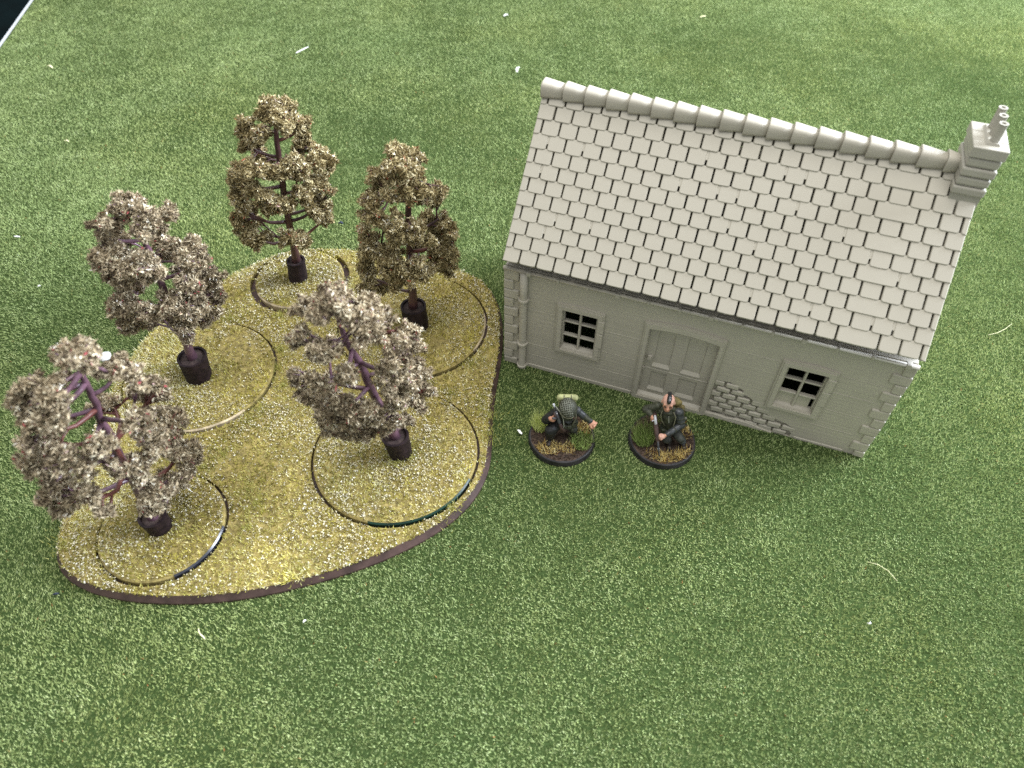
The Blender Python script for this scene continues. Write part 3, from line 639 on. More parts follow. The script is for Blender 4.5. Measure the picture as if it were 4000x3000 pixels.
def arch_frame(x0, x1, z0, z1, rise, n=10):
    pts = [(x0, z0), (x1, z0), (x1, z1)]
    for i in range(1, n):
        t = i / n; pts.append((x1 + (x0 - x1) * t, z1 + rise * 4 * t * (1 - t)))
    return pts + [(x0, z1)]
PATCH = [(8.32, 0.17), (8.32, 2.02), (8.55, 2.06), (8.85, 2.10), (9.12, 1.99), (9.42, 1.84), (9.36, 1.70), (9.62, 1.60), (9.95, 1.42), (10.12, 1.18), (10.42, 1.12), (10.48, 0.92), (10.72, 0.84), (10.95, 0.78), (11.28, 0.70), (11.50, 0.58), (11.44, 0.42), (11.58, 0.22), (11.55, 0.03), (11.0, 0.03), (10.55, 0.10), (10.0, 0.20), (9.5, 0.22), (9.0, 0.16)]
W1 = (2.055, 3.904, 1.392, 3.90); O1 = (2.30, 3.645, 1.64, 3.66)
W2 = (10.271, 12.155, 1.392, 3.90); O2 = (10.51, 11.87, 1.64, 3.66)
DO = (5.375, 8.302, 0.0, 4.10); DI = (5.59, 8.09, 0.20, 3.80)
def rect(q): return [(q[0], q[2]), (q[1], q[2]), (q[1], q[3]), (q[0], q[3])]
outer = [(0, 0), (HL, 0), (HL, 5.12), (0, 5.12)]
wall = part('front_wall', plate(outer, [rect(O1), rect(O2), arch_frame(*DI, 0.14), PATCH], 0.0, 0.30), 'plastic_wall', house)
part('back_wall', bxl(0, HL, HW - 0.3, HW, 0, WT), 'plastic_wall', house)
for x0, x1 in ((0.003, 0.30), (HL - 0.30, HL - 0.003)):
    bm = bmesh.new()
    prof = [(0.302, 0), (HW - 0.302, 0), (HW - 0.302, WT), (HW / 2, 9.52), (0.302, WT)]
    A = [bm.verts.new((x0, p[0], p[1])) for p in prof]; B = [bm.verts.new((x1, p[0], p[1])) for p in prof]
    bm.faces.new(A); bm.faces.new(list(reversed(B)))
    for i in range(5): bm.faces.new((A[i], A[(i + 1) % 5], B[(i + 1) % 5], B[i]))
    part('gable_wall', bm, 'plastic_wall', house)
part('plinth', bxl(0.95, 5.36, -0.035, 0.02, 0.0, 0.20, 0.02), 'plastic_wall', house)
part('plinth', bxl(11.70, 13.5, -0.03, 0.02, 0.0, 0.14, 0.02), 'plastic_wall', house)
# shallow irregular print seams running along the wall
for (xa, xb, z) in [(0.95, 2.0, 3.2), (3.95, 5.3, 3.05), (3.95, 5.3, 1.95), (0.95, 2.0, 1.35), (12.2, 13.6, 3.75), (12.2, 13.6, 2.9), (12.2, 13.5, 2.0), (8.36, 10.2, 3.72), (3.95, 5.3, 0.95), (0.95, 2.05, 0.75), (12.0, 13.55, 1.05)]:
    part('print_seam', bxl(xa, xb, -0.010, 0.004, z, z + 0.022, 0.004), 'plastic_wall', house)

# corner stones
ZB = [0.0, 0.35, 0.81, 1.27, 1.73, 2.20, 2.66, 3.12, 3.58, 4.03, 4.49, 4.98]
for i in range(11):
    za, zb = ZB[i] + 0.006, ZB[i + 1] - 0.006
    w = 0.55 if i % 2 == 0 else 0.34
    part('corner_stone', bxl(-0.05 - hr.uniform(0, .015), w, -0.075 - hr.uniform(0, .015), 0.36 if i % 2 == 0 else 0.56, za, zb, 0.05, 2, 0.012, hr), 'plastic_wall', house)
    w = 0.30 if i % 2 == 0 else 0.53
    part('corner_stone', bxl(HL - w, HL + 0.08 + hr.uniform(0, .03), -0.06 - hr.uniform(0, .015), 0.56 if i % 2 == 0 else 0.36, za, zb, 0.05, 2, 0.012, hr), 'plastic_wall', house)

# exposed brick patch
patch = part('brick_patch', bxl(8.20, 11.70, 0.13, 0.25, 0.0, 2.20), 'plastic_wall', house)
def in_patch(x, z): return bool(in_poly(np.array([x]), np.array([z]), PATCH)[0])
for r in range(7):
    z0 = 0.16 + r * 0.292 - 0.146
    for c in range(-1, 8):
        x0 = 8.15 + c * 0.545 + (0.27 if r % 2 else 0.0)
        za, zb, xa, xb = z0 + 0.028, z0 + 0.262, x0 + 0.03, x0 + 0.515
        cx, cz = (xa + xb) / 2, (za + zb) / 2
        ins = sum(in_patch(px, pz) for px in (xa + .05, cx, xb - .05) for pz in (za + .05, cz, zb - .03))
        if ins < 4: continue
        xa = max(xa, 8.30)
        if xb - xa < 0.12: continue
        part('brick', bxl(xa, xb, -0.012 - hr.uniform(0, 0.03), 0.14, za, zb, 0.05, 2, 0.018, hr), 'plastic_wall', patch)
# broken lip of plaster along the foot of the patch
bm = bmesh.new()
lip = [(8.30, 0.0, 0.16), (8.7, 0.0, 0.19), (9.1, 0.0, 0.15), (9.5, 0.0, 0.21), (10.0, 0.0, 0.19), (10.5, 0.0, 0.10), (10.9, 0.0, 0.035)]
T_ = [bm.verts.new((x, -0.055, z)) for x, y, z in lip]; U_ = [bm.verts.new((x, 0.05, z + 0.025)) for x, y, z in lip]; L_ = [bm.verts.new((x, -0.065, 0.0)) for x, y, z in lip]
for i in range(len(lip) - 1):
    bm.faces.new((T_[i], T_[i + 1], U_[i + 1], U_[i])); bm.faces.new((L_[i], L_[i + 1], T_[i + 1], T_[i]))
part('plaster_lip', bm, 'plastic_wall', house)

# windows
def make_window(W, O):
    win = part('window', plate(arch_frame(W[0], W[1], W[2], W[3], 0.07), [rect(O)], -0.075, 0.0), 'plastic_wall', house)
    part('frame', plate(arch_frame(W[0] + 0.07, W[1] - 0.07, W[2] + 0.07, W[3] - 0.07, 0.06), [rect((O[0] - 0.02, O[1] + 0.02, O[2] - 0.02, O[3] + 0.02))], -0.115, -0.076), 'plastic_wall', win)
    # sloping sill
    bm = bmesh.new()
    a = [(-0.125, O[2] - 0.045), (0.20, O[2] + 0.06), (0.20, O[2] - 0.08), (-0.125, O[2] - 0.10)]
    A = [bm.verts.new((O[0] + 0.003, p[0], p[1])) for p in a]; B = [bm.verts.new((O[1] - 0.003, p[0], p[1])) for p in a]
    bm.faces.new(A); bm.faces.new(list(reversed(B)))
    for i in range(4): bm.faces.new((A[i], A[(i + 1) % 4], B[(i + 1) % 4], B[i]))
    part('sill', bm, 'plastic_wall', win)
    cx = (O[0] + O[1]) / 2
    part('glazing_bar', bxl(cx - 0.045, cx + 0.045, 0.045, 0.21, O[2], O[3], 0.02), 'plastic_wall', win)
    for z in (O[2] + 0.66, O[2] + 1.36):
        for xa, xb in ((O[0], cx - 0.046), (cx + 0.046, O[1])):
            part('glazing_bar', bxl(xa, xb, 0.05, 0.22, z - 0.035, z + 0.035, 0.015), 'plastic_wall', win)
    for xa, xb in ((O[0] - 0.001, O[0] + 0.05), (O[1] - 0.05, O[1] + 0.001)):
        part('jamb', bxl(xa, xb, 0.03, 0.24, O[2] + .03, O[3] - .003, 0.01), 'plastic_wall', win)
    # cracks across the surround
    for z in (O[2] + 0.55, O[2] + 1.30):
        part('surround_block', bxl(W[1] - 0.235, W[1] + 0.012, -0.128, -0.01, z, z + 0.62 if z > O[2] + 1 else z + 0.72, 0.02), 'plastic_wall', win)
make_window(W1, O1); make_window(W2, O2)

# door
sur = part('door_surround', plate(arch_frame(DO[0], DO[1], DO[2], DO[3], 0.17, 16), [arch_frame(*DI, 0.12, 16)], -0.085, 0.0), 'plastic_wall', house)
part('moulding', plate(arch_frame(DO[0] + 0.06, DO[1] - 0.06, DO[2] + 0.01, DO[3] - 0.06, 0.16, 16), [arch_frame(DI[0] - 0.03, DI[1] + 0.03, DI[2] - 0.02, DI[3] + 0.03, 0.13, 16)], -0.12, -0.0852), 'plastic_wall', sur)
P4 = [(5.93, 6.56, 1.84, 3.62), (7.02, 7.72, 1.84, 3.62), (5.93, 6.56, 0.52, 1.50), (7.02, 7.72, 0.52, 1.50)]
door = part('door', plate(arch_frame(DI[0] - 0.01, DI[1] + 0.01, 0.22, DI[3], 0.14, 12), [rect(q) for q in P4], 0.12, 0.19), 'plastic_wall', house)
for q in P4:
    pan = part('panel', bxl(q[0] - .01, q[1] + .01, 0.175, 0.23, q[2] - .01, q[3] + .01), 'plastic_wall', door)
    bm = bmesh.new()
    a = [(0.085, q[2] - 0.03), (0.178, q[2] + 0.10), (0.178, q[2] - 0.06), (0.085, q[2] - 0.07)]
    A = [bm.verts.new((q[0] - 0.02, p[0], p[1])) for p in a]; B = [bm.verts.new((q[1] + 0.02, p[0], p[1])) for p in a]
    bm.faces.new(A); bm.faces.new(list(reversed(B)))
    for i in range(4): bm.faces.new((A[i], A[(i + 1) % 4], B[(i + 1) % 4], B[i]))
    part('panel_ledge', bm, 'plastic_wall', door)
part('mid_rail', bxl(5.60, 8.08, 0.105, 0.13, 1.60, 1.66, 0.01), 'plastic_wall', door)
bm = bmesh.new()
a = [(-0.10, 0.15), (0.19, 0.30), (0.19, 0.05), (-0.10, 0.05)]
A = [bm.verts.new((DI[0] - 0.02, p[0], p[1])) for p in a]; B = [bm.verts.new((DI[1] + 0.02, p[0], p[1])) for p in a]
bm.faces.new(A); bm.faces.new(list(reversed(B)))
for i in range(4): bm.faces.new((A[i], A[(i + 1) % 4], B[(i + 1) % 4], B[i]))
part('threshold', bm, 'plastic_wall', door)
bm = bmesh.new()
add_box(bm, 5.68, 5.88, 0.06, 0.125, 2.05, 2.34, 0.03); add_tube(bm, [(5.78, 0.10, 2.25), (5.78, -0.02, 2.25)], [0.055, 0.085], 10)
part('door_handle', bm, 'plastic_wall', door, smooth=False)
part('hinge', bxl(5.575, 5.65, 0.03, 0.14, 1.52, 1.68, 0.02), 'plastic_wall', door)

# gutter with brackets, downpipe with collars
bm = bmesh.new()
add_tube(bm, [(-0.05, -0.095, 5.045), (HL + 0.05, -0.095, 5.045)], [0.08, 0.08], 10)
gut = part('gutter', bm, 'plastic_wall', house, smooth=True)
for x in [0.93, 2.05, 3.15, 4.25, 5.35, 6.45, 7.53, 8.6, 9.6, 10.63, 11.7, 12.8, 13.9]:
    big = x in (0.93, 4.25, 7.53, 10.63, 13.9)
    h = 0.11 if big else 0.085
    part('bracket', bxl(x - (0.09 if big else 0.05), x + (0.09 if big else 0.05), -0.20, 0.0, 5.045 - h, 5.045 + 0.085, 0.03, 2), 'plastic_wall', gut)
bm = bmesh.new()
add_tube(bm, [(0.75, -0.10, 5.0), (0.75, -0.115, 4.0), (0.755, -0.115, 2.0), (0.76, -0.12, 0.2), (0.76, -0.16, 0.03), (0.765, -0.22, 0.0)], [0.155, 0.15, 0.15, 0.15, 0.155, 0.16], 16)
pipe = part('downpipe', bm, 'plastic_wall', house, smooth=True)
for z in (3.72, 1.40, 0.13):
    bm = bmesh.new(); add_tube(bm, [(0.753, -0.115, z - 0.05), (0.753, -0.115, z - 0.04), (0.753, -0.115, z + 0.04), (0.753, -0.115, z + 0.05)], [0.16, 0.205, 0.205, 0.16], 16)
    add_box(bm, 0.52, 0.98, -0.10, 0.0, z - 0.04, z + 0.04, 0.02)
    part('collar', bm, 'plastic_wall', pipe)

# roof: sloping slab, every tile a piece, ridge tiles, chimney
def RP(u, s, n):
    return (u, -0.45 + s * math.cos(RA) - n * math.sin(RA), 5.658 + s * math.sin(RA) + n * math.cos(RA))
# rafters' deck set well below the tiles, so that the joints open into the dark attic
def deck_profile(s0, n0, n1):
    a_t = (HW / 2, 10.065 + n0 / math.cos(RA)); a_b = (HW / 2, 10.065 + n1 / math.cos(RA))
    e_t, e_b = RP(0, s0, n0)[1:], RP(0, s0, n1)[1:]
    mir = lambda p: (HW - p[0], p[1])
    return [e_b, e_t, a_t, mir(e_t), mir(e_b), a_b]
def roof_sheet(x0, x1, s0, n0, n1):
    bm = bmesh.new(); prof = deck_profile(s0, n0, n1)
    A = [bm.verts.new((x0, *p)) for p in prof]; B = [bm.verts.new((x1, *p)) for p in prof]
    for i in range(6): bm.faces.new((A[i], A[(i + 1) % 6], B[(i + 1) % 6], B[i]))
    for V in (A, B):
        bm.faces.new((V[0], V[1], V[2], V[5])); bm.faces.new((V[5], V[2], V[3], V[4]))
    return bm
roof = part('roof', roof_sheet(0.10, HL - 0.10, 0.75, -0.78, -0.92), 'plastic_roof', house)
part('verge', roof_sheet(0.012, 0.09, 0.03, -0.12, -0.60), 'plastic_roof', roof)
part('verge', roof_sheet(HL - 0.09, HL - 0.012, 0.03, -0.12, -0.60), 'plastic_roof', roof)

TILE = {}
def tile_mesh(w, var, left_round=True, right_round=True):
    key = (round(w, 2), var, left_round, right_round)
    if key in TILE: return TILE[key]
    r = random.Random(hash(key) & 0xffff)
    rc = 0.068
    out = []
    def corner(cx, cy, a0, a1):
        for i in range(4):
            a = a0 + (a1 - a0) * i / 3; out.append((cx + rc * math.cos(a), cy + rc * math.sin(a)))
    bow = [0.0, 0.006, -0.004, 0.009][var]
    if left_round: corner(rc, rc, math.pi, 1.5 * math.pi)
    else: out.append((0, 0))
    out.append((w * 0.5, -bow))
    if right_round: corner(w - rc, rc, 1.5 * math.pi, 2 * math.pi)
    else: out.append((w, 0))
    out.append((w, 0.545)); out.append((0, 0.545))
    bm = bmesh.new()
    tilt = 0.07
    c = 0.022
    n = len(out)
    cen = (w / 2, 0.3)
    top = []; mid = []; bot = []
    for (u, s) in out:
        zt = -tilt * s
        uu = u + (c if u < w / 2 else -c); ss = s + (c if s < 0.3 else 0)
        top.append(bm.verts.new((uu, ss, zt))); mid.append(bm.verts.new((u, s, zt - c))); bot.append(bm.verts.new((u, s, -0.27)))
    bm.faces.new(top)
    for A, B in ((mid, top), (bot, mid)):
        for i in range(n): bm.faces.new((A[i], A[(i + 1) % n], B[(i + 1) % n], B[i]))
    me = from_bm(bm, 'roof_tile')
    me.materials.append(MATS['plastic_roof'])
    TILE[key] = me
    return me
PITCH, ROW, GAPW = 0.635, 0.5, 0.058
SHORT = [(0.59, 8), (1.86, 8), (0.59, 6), (1.21, 2), (2.81, 3), (1.56, 3), (5.36, 7), (7.25, 7), (6.62, 7), (7.24, 5), (6.0, 9), (9.15, 7), (9.15, 9), (8.51, 9), (10.73, 6), (11.68, 5), (12.64, 4), (8.19, 4), (8.5, 1), (10.42, 1), (10.11, 0), (12.32, 1), (12.95, 1)]
ntile = 0
for row in range(12):
    first = 0.62 if row % 2 == 0 else 0.28
    cuts = [0.0]
    xx = first
    while xx < HL - 0.08:
        if not (row % 2 == 0 and abs(xx - 12.05) < 0.2): cuts.append(xx + hr.uniform(-0.008, 0.008))
        xx += PITCH
    cuts.append(HL)
    for i in range(len(cuts) - 1):
        a, b = cuts[i], cuts[i + 1]
        s0 = row * ROW + hr.uniform(-0.008, 0.008)
        if row >= 10 and a > 13.2: continue
        if row >= 10 and b > 13.36: b = 13.36
        w = b - a - GAPW
        o = link('roof_tile', tile_mesh(w, hr.randrange(4), i > 0, i < len(cuts) - 2), None, roof, RP(a + GAPW / 2, s0, hr.uniform(-0.006, 0.006)), (RA, 0, 0))
        ntile += 1
# joints that the print closed halfway: small fillets lying in the upper part of a joint
for (xs, row) in SHORT:
    first = 0.62 if row % 2 == 0 else 0.28
    k = round((xs - first) / PITCH); xj = first + k * PITCH
    bm = bmesh.new(); add_box(bm, -GAPW / 2 - 0.03, GAPW / 2 + 0.03, 0.22, 0.54, -0.13, -0.035)
    for v_ in bm.verts: v_.co.z -= 0.07 * (v_.co.y - 0.16)
    part('joint_fillet', bm, 'plastic_roof', roof, loc=RP(xj, row * ROW, 0.004), rot=(RA, 0, 0))
# back slope tiles, hidden from the front: one joined part
bm = bmesh.new()
for row in range(12):
    first = 0.62 if row % 2 == 0 else 0.28
    xx = -0.3 if row % 2 else 0.0
    for i in range(23):
        a = max(first + (i - 1) * PITCH, 0) + 0.02; b = min(first + i * PITCH, HL) - 0.02
        if b - a < 0.1: continue
        q = [RP(a, row * ROW, 0), RP(b, row * ROW, 0), RP(b, row * ROW + .54, -.1), RP(a, row * ROW + .54, -.1), RP(a, row * ROW, -.23), RP(b, row * ROW, -.23)]
        vs_ = [bm.verts.new((p[0], HW - p[1], p[2])) for p in q]
        bm.faces.new((vs_[0], vs_[1], vs_[2], vs_[3])); bm.faces.new((vs_[4], vs_[5], vs_[1], vs_[0]))
o = part('back_slope_tiles', bm, 'plastic_roof', roof); o['kind'] = 'stuff'

RID = [0.0, 0.80, 1.56, 2.32, 3.08, 3.85, 4.62, 5.37, 6.12, 6.88, 7.62, 8.38, 9.14, 9.90, 10.66, 11.41, 12.16, 12.93, 13.40]
for i in range(len(RID) - 1):
    x0, x1 = RID[i], RID[i + 1] + 0.03
    bm = bmesh.new()
    rings = []
    for (t, r) in ((0.0, 0.315), (0.012, 0.335), (0.06, 0.335), (0.5, 0.292), (1.0, 0.245)):
        ring = []
        for j in range(15):
            a = math.pi * (-0.16 + 1.32 * j / 14)
            ring.append(bm.verts.new((x0 + (x1 - x0) * t, HW / 2 - math.copysign(abs(math.cos(a)) ** 0.62, math.cos(a)) * r * 0.97, 10.045 + math.copysign(abs(math.sin(a)) ** 0.62, math.sin(a)) * r * 0.95)))
        rings.append(ring)
    for A, B in zip(rings[:-1], rings[1:]):
        for j in range(14): bm.faces.new((A[j], B[j], B[j + 1], A[j + 1]))
        bm.faces.new((A[14], B[14], B[0], A[0]))
    bm.faces.new(rings[0]); bm.faces.new(list(reversed(rings[-1])))
    bmesh.ops.rotate(bm, verts=bm.verts, cent=((x0 + x1) / 2, HW / 2, 10.06), matrix=Matrix.Rotation(R(hr.uniform(-1.5, 1.5)), 3, 'Z'))
    me = from_bm(bm, 'ridge_tile', True)
    link('ridge_tile', me, 'plastic_ridge', roof)

chim = part('chimney', bxl(13.33, HL + 0.02, 2.98, 4.40, 8.4, 9.62), 'plastic_chimney', house)
zc = 9.46
for i in range(4):
    ins = 0.02 if i % 2 else 0.0
    za = zc + i * 0.31
    part('brick_course', bxl(13.28 + ins, HL + 0.05 - ins, 2.92 + ins, 4.45 - ins, za + 0.012, za + 0.292, 0.07, 3, 0.008, hr), 'plastic_chimney', chim)
part('mortar_core', bxl(13.36, HL - 0.03, 3.01, 4.37, 9.4, 10.76), 'plastic_chimney', chim)
for (xa, xb) in ((13.24, 13.695), (13.70, HL + 0.07)):
    pass
cap = part('cap', bxl(13.26, HL + 0.06, 2.90, 4.47, 10.71, 11.04, 0.03, 2), 'plastic_chimney', chim)
for i, y in enumerate((3.38, 3.92)):
    part('cap_joint', bxl(13.27, HL + 0.05, y - 0.012, y + 0.012, 11.02, 11.048, 0.004), 'plastic_chimney', cap)
bm = bmesh.new()
q = [(13.58, 3.12), (13.98, 3.12), (13.98, 4.28), (13.58, 4.28)]
A = [bm.verts.new((p[0], p[1], 11.035)) for p in q]; B = [bm.verts.new((13.78 + (p[0] - 13.78) * 0.72, 3.7 + (p[1] - 3.7) * 0.94, 11.11)) for p in q]
bm.faces.new(B)
for i in range(4): bm.faces.new((A[i], A[(i + 1) % 4], B[(i + 1) % 4], B[i]))
part('flaunching', bm, 'plastic_chimney', cap)
for y, zt in ((3.30, 11.66), (3.70, 11.70), (4.10, 11.74)):
    bm = bmesh.new()
    add_lathe(bm, [(0, 11.04), (0.13, 11.04), (0.125, zt - 0.03), (0.135, zt - 0.02), (0.135, zt), (0.07, zt), (0.06, zt - 0.08), (0, zt - 0.08)], 8, (13.80, y))
    part('chimney_pot', bm, 'plastic_chimney', chim)

# ------------------------------------------------------------------ painted soldier figurines
def add_cap(bm, p0, p1, r0, r1, n=14):
    p0, p1 = Vector(p0), Vector(p1); d = p1 - p0; L = max(d.length, 1e-4); t = d / L
    pts, rad = [], []
    for i in range(5):
        a = math.pi / 2 * (1 - i / 5); pts.append(p0 - t * r0 * math.sin(a)); rad.append(max(r0 * math.cos(a), 0.004))
    for i in range(4):
        f = i / 3; pts.append(p0.lerp(p1, f)); rad.append(r0 + (r1 - r0) * f)
    for i in range(1, 6):
        a = math.pi / 2 * i / 5; pts.append(p1 + t * r1 * math.sin(a)); rad.append(max(r1 * math.cos(a), 0.004))
    add_tube(bm, pts, rad, n)

def add_ell(bm, c, r, M=None, sub=3):
    m = Matrix.Translation(c) @ (M.to_4x4() if M is not None else Matrix.Identity(4)) @ Matrix.Diagonal((*r, 1))
    bmesh.ops.create_icosphere(bm, subdivisions=sub, radius=1.0, matrix=m)

def sculpt(name, prims, mats, parent, voxel=0.017, smooth_it=3):
    """one continuous skin over many overlapping volumes; each face takes the colour of the volume it belongs to"""
    bm = bmesh.new()
    for p in prims:
        if p[0] == 'cap': add_cap(bm, *p[1:5])
        else: add_ell(bm, p[1], p[2], p[3])
    bmesh.ops.recalc_face_normals(bm, faces=bm.faces)
    me = bpy.data.meshes.new('tmp'); bm.to_mesh(me); bm.free()
    ob = bpy.data.objects.new('tmp', me); COL.objects.link(ob)
    md = ob.modifiers.new('r', 'REMESH'); md.mode = 'VOXEL'; md.voxel_size = voxel
    ms = ob.modifiers.new('s', 'SMOOTH'); ms.factor = 0.5; ms.iterations = smooth_it
    dg = bpy.context.evaluated_depsgraph_get()
    out = bpy.data.meshes.new_from_object(ob.evaluated_get(dg))
    bpy.data.objects.remove(ob); bpy.data.meshes.remove(me)
    out.name = name
    n = len(out.polygons)
    c = np.empty(n * 3); out.polygons.foreach_get('center', c); c = c.reshape(-1, 3)
    best = np.full(n, 1e9); idx = np.zeros(n, int)
    for p in prims:
        if p[0] == 'cap':
            a, b = np.array(p[1]), np.array(p[2]); d = b - a; t = np.clip(((c - a) @ d) / max(d @ d, 1e-9), 0, 1)
            dist = np.linalg.norm(c - (a + t[:, None] * d), axis=1) - (p[3] + (p[4] - p[3]) * t); m = p[5]
        else:
            M = np.array(p[3]) if p[3] is not None else np.eye(3)
            q = (c - np.array(p[1])) @ M; k = np.linalg.norm(q / np.array(p[2]), axis=1)
            dist = (k - 1) * min(p[2]); m = p[4]
        k = dist < best; best[k] = dist[k]; idx[k] = m
    out.transform(Matrix.Diagonal((S, S, S, 1)))
    out.materials.clear()
    for m in mats: out.materials.append(MATS[m])
    out.polygons.foreach_set('material_index', idx.astype(np.int32))
    out.polygons.foreach_set('use_smooth', [True] * n)
    out.update()
    return link(name, out, None, parent)

def frame(fwd, up):
    f = Vector(fwd).normalized(); r = f.cross(Vector(up)).normalized(); u = r.cross(f)
    return Matrix((r, f, u)).transposed()          # columns: right, forward, up

def figure_base(t, seed):
    bm = bmesh.new()
    add_lathe(bm, [(0, 0.0), (1.27, 0.0), (1.275, 0.04), (1.235, 0.215), (1.21, 0.235), (0, 0.235)], 64)
    base = part('base', bm, 'figure_base', t)
    bm = bmesh.new()
    add_lathe(bm, [(1.20, 0.225), (1.14, 0.25), (0.7, 0.268), (0.35, 0.265), (0, 0.268)], 48)
    for v in bm.verts: v.co.z += 0.02 * noise.noise(v.co * 4 + Vector((seed, 0, 0)))
    part('ground', bm, 'figure_soil', base, smooth=True)
    rs = np.random.RandomState(seed); n = 2600
    a = rs.uniform(0, 2 * np.pi, n); q = 1.17 * np.sqrt(rs.uniform(0, 1, n))
    c = np.stack([np.cos(a) * q, np.sin(a) * q, rs.uniform(0.245, 0.295, n)], -1)
    d = rs.normal(0, 1, (n, 4, 3)); d /= np.linalg.norm(d, axis=2, keepdims=True)
    soup('grit', c[:, None, :] + d * rs.uniform(0.015, 0.04, (n, 1, 1)), 4, rs.beta(1.4, 2.4, n), 'earth_grit', base, [(0, 1, 2), (0, 2, 3), (0, 3, 1), (1, 3, 2)])
    return base

def tuft(base, x, y, rad, n, l0, l1, mat, seed, lean=0.9, lx=0.0, ly=0.0, w=0.022, flat=None):
    rs = np.random.RandomState(seed)
    a = rs.uniform(0, 2 * np.pi, n); q = rad * np.sqrt(rs.uniform(0, 1, n))
    px = x + np.cos(a) * q; py = y + np.sin(a) * q * (flat or 1.0)
    k = px * px + py * py < 1.14 ** 2; px, py = px[k], py[k]; n = len(px)
    soup('grass_tuft', blades(rs, px, py, np.full(n, 0.245), rs.uniform(l0, l1, n), w, lean, lx, ly), 3, rs.beta(1.8, 1.8, n), mat, base)

def hand(prims, c, fwd, up, m, grip=0.55, size=1.0):
    """palm, four curled fingers of different length and a thumb leaving the side of the palm"""
    F = frame(fwd, up); c = Vector(c)
    P = lambda x, y, z: tuple(c + F @ Vector((x * size, y * size, z * size)))
    prims.append(('ell', P(0, 0, 0), (0.085 * size, 0.10 * size, 0.055 * size), F, m))
    for i, (x, L) in enumerate(((-0.066, 0.085), (-0.022, 0.105), (0.022, 0.10), (0.064, 0.08))):
        k = P(x, 0.085, 0.01); b = P(x * 1.05, 0.085 + L * (1 - grip), -0.03 - L * grip * 0.5); e = P(x, 0.07 + L * (1 - grip) * 0.6, -0.05 - L * grip)
        prims.append(('cap', k, b, 0.025 * size, 0.024 * size, m)); prims.append(('cap', b, e, 0.024 * size, 0.021 * size, m))
    a = P(0.075, -0.03, -0.01); b = P(0.115, 0.045, -0.04); e = P(0.085, 0.10, -0.075)
    prims.append(('cap', a, b, 0.03 * size, 0.027 * size, m)); prims.append(('cap', b, e, 0.027 * size, 0.022 * size, m))

def tube_part(name, pts, rad, mat, parent, n=8, smooth=True):
    bm = bmesh.new(); add_tube(bm, pts, rad, n); return part(name, bm, mat, parent, smooth)

def obox(name, c, half, F, mat, parent, bev=0.02):
    bm = bmesh.new(); add_box(bm, -half[0], half[0], -half[1], half[1], -half[2], half[2], bev, 2)
    bmesh.ops.transform(bm, matrix=Matrix.Translation(c) @ F.to_4x4(), verts=bm.verts)
    return part(name, bm, mat, parent)

# ---- right figure: bare head with a mohawk, rifle held low, olive pack
f2 = thing('soldier_figurine', 'painted soldier figurine with black mohawk and olive backpack pointing a rifle down', 'figurine', (5.70, 16.41, 0.0), 0, 'soldier figurines in front of the house')
fb = figure_base(f2, 5)
tuft(fb, -0.72, -0.12, 0.36, 620, 0.45, 0.95, 'green_tuft', 11, 0.5, -0.2, 0.1, 0.024)
tuft(fb, 0.12, -0.92, 0.58, 300, 0.14, 0.34, 'dry_tuft', 12, 1.3, w=0.026, flat=0.42)
tuft(fb, 0.72, -0.72, 0.30, 130, 0.14, 0.34, 'dry_tuft', 13, 1.3, w=0.026)
tuft(fb, 0.82, 0.30, 0.36, 210, 0.14, 0.36, 'dry_tuft', 14, 1.2, w=0.026)
tuft(fb, -0.5, -0.75, 0.3, 90, 0.10, 0.22, 'dry_tuft', 15, 1.1)
tuft(fb, -0.2, 0.75, 0.4, 160, 0.12, 0.28, 'green_tuft', 16, 0.9)
# mats: 0 jacket 1 jacket sleeve with bluish side light painted in 2 trousers 3 boots 4 skin 5 scalp 6 lips 7 eye 8 trouser shin with light painted in 9 webbing
pr = []
pel, che, nec = (0.13, -0.02, 1.15), (0.0, 0.06, 1.68), (-0.07, 0.06, 2.10)
pr += [('ell', pel, (0.30, 0.23, 0.24), None, 0), ('cap', pel, (0.06, 0.03, 1.42), 0.25, 0.26, 0), ('cap', (0.06, 0.03, 1.42), che, 0.27, 0.30, 0),
       ('ell', (-0.03, 0.07, 1.78), (0.40, 0.25, 0.25), frame((-0.35, -1, 0), (0, 0, 1)), 0),
       ('ell', (0.12, 0.0, 0.98), (0.34, 0.28, 0.14), None, 0)]
pr += [('cap', nec, (-0.12, 0.0, 2.32), 0.115, 0.11, 4), ('cap', (-0.26, 0.02, 2.06), (0.12, 0.02, 2.04), 0.095, 0.095, 0), ('cap', (-0.20, -0.12, 1.98), (0.02, -0.13, 1.96), 0.07, 0.07, 0), ('ell', (-0.05, 0.18, 2.12), (0.20, 0.09, 0.12), None, 0)]
# his right arm (screen left): out to the elbow, forward to the grip
RS, RE, RH = (-0.40, 0.24, 1.93), (-0.80, 0.28, 1.72), (-0.60, -0.10, 1.72)
pr += [('ell', RS, (0.17, 0.16, 0.16), None, 0), ('cap', RS, RE, 0.155, 0.135, 0), ('cap', RE, (-0.66, 0.0, 1.73), 0.135, 0.10, 0), ('ell', (-0.80, 0.24, 1.70), (0.145, 0.14, 0.14), None, 0), ('cap', (-0.66, 0.02, 1.73), (-0.61, -0.07, 1.72), 0.065, 0.06, 4)]
for k in range(3):
    f = 0.25 + 0.22 * k; q = Vector(RS).lerp(Vector(RE), f); pr.append(('ell', tuple(q), (0.05, 0.165, 0.165), frame((0.3, 1, 0.2), (0, 0, 1)), 0))
hand(pr, (-0.585, -0.16, 1.72), (0.35, -0.75, -0.55), (-0.55, -0.5, 0.55), 4, 0.75, 1.05)
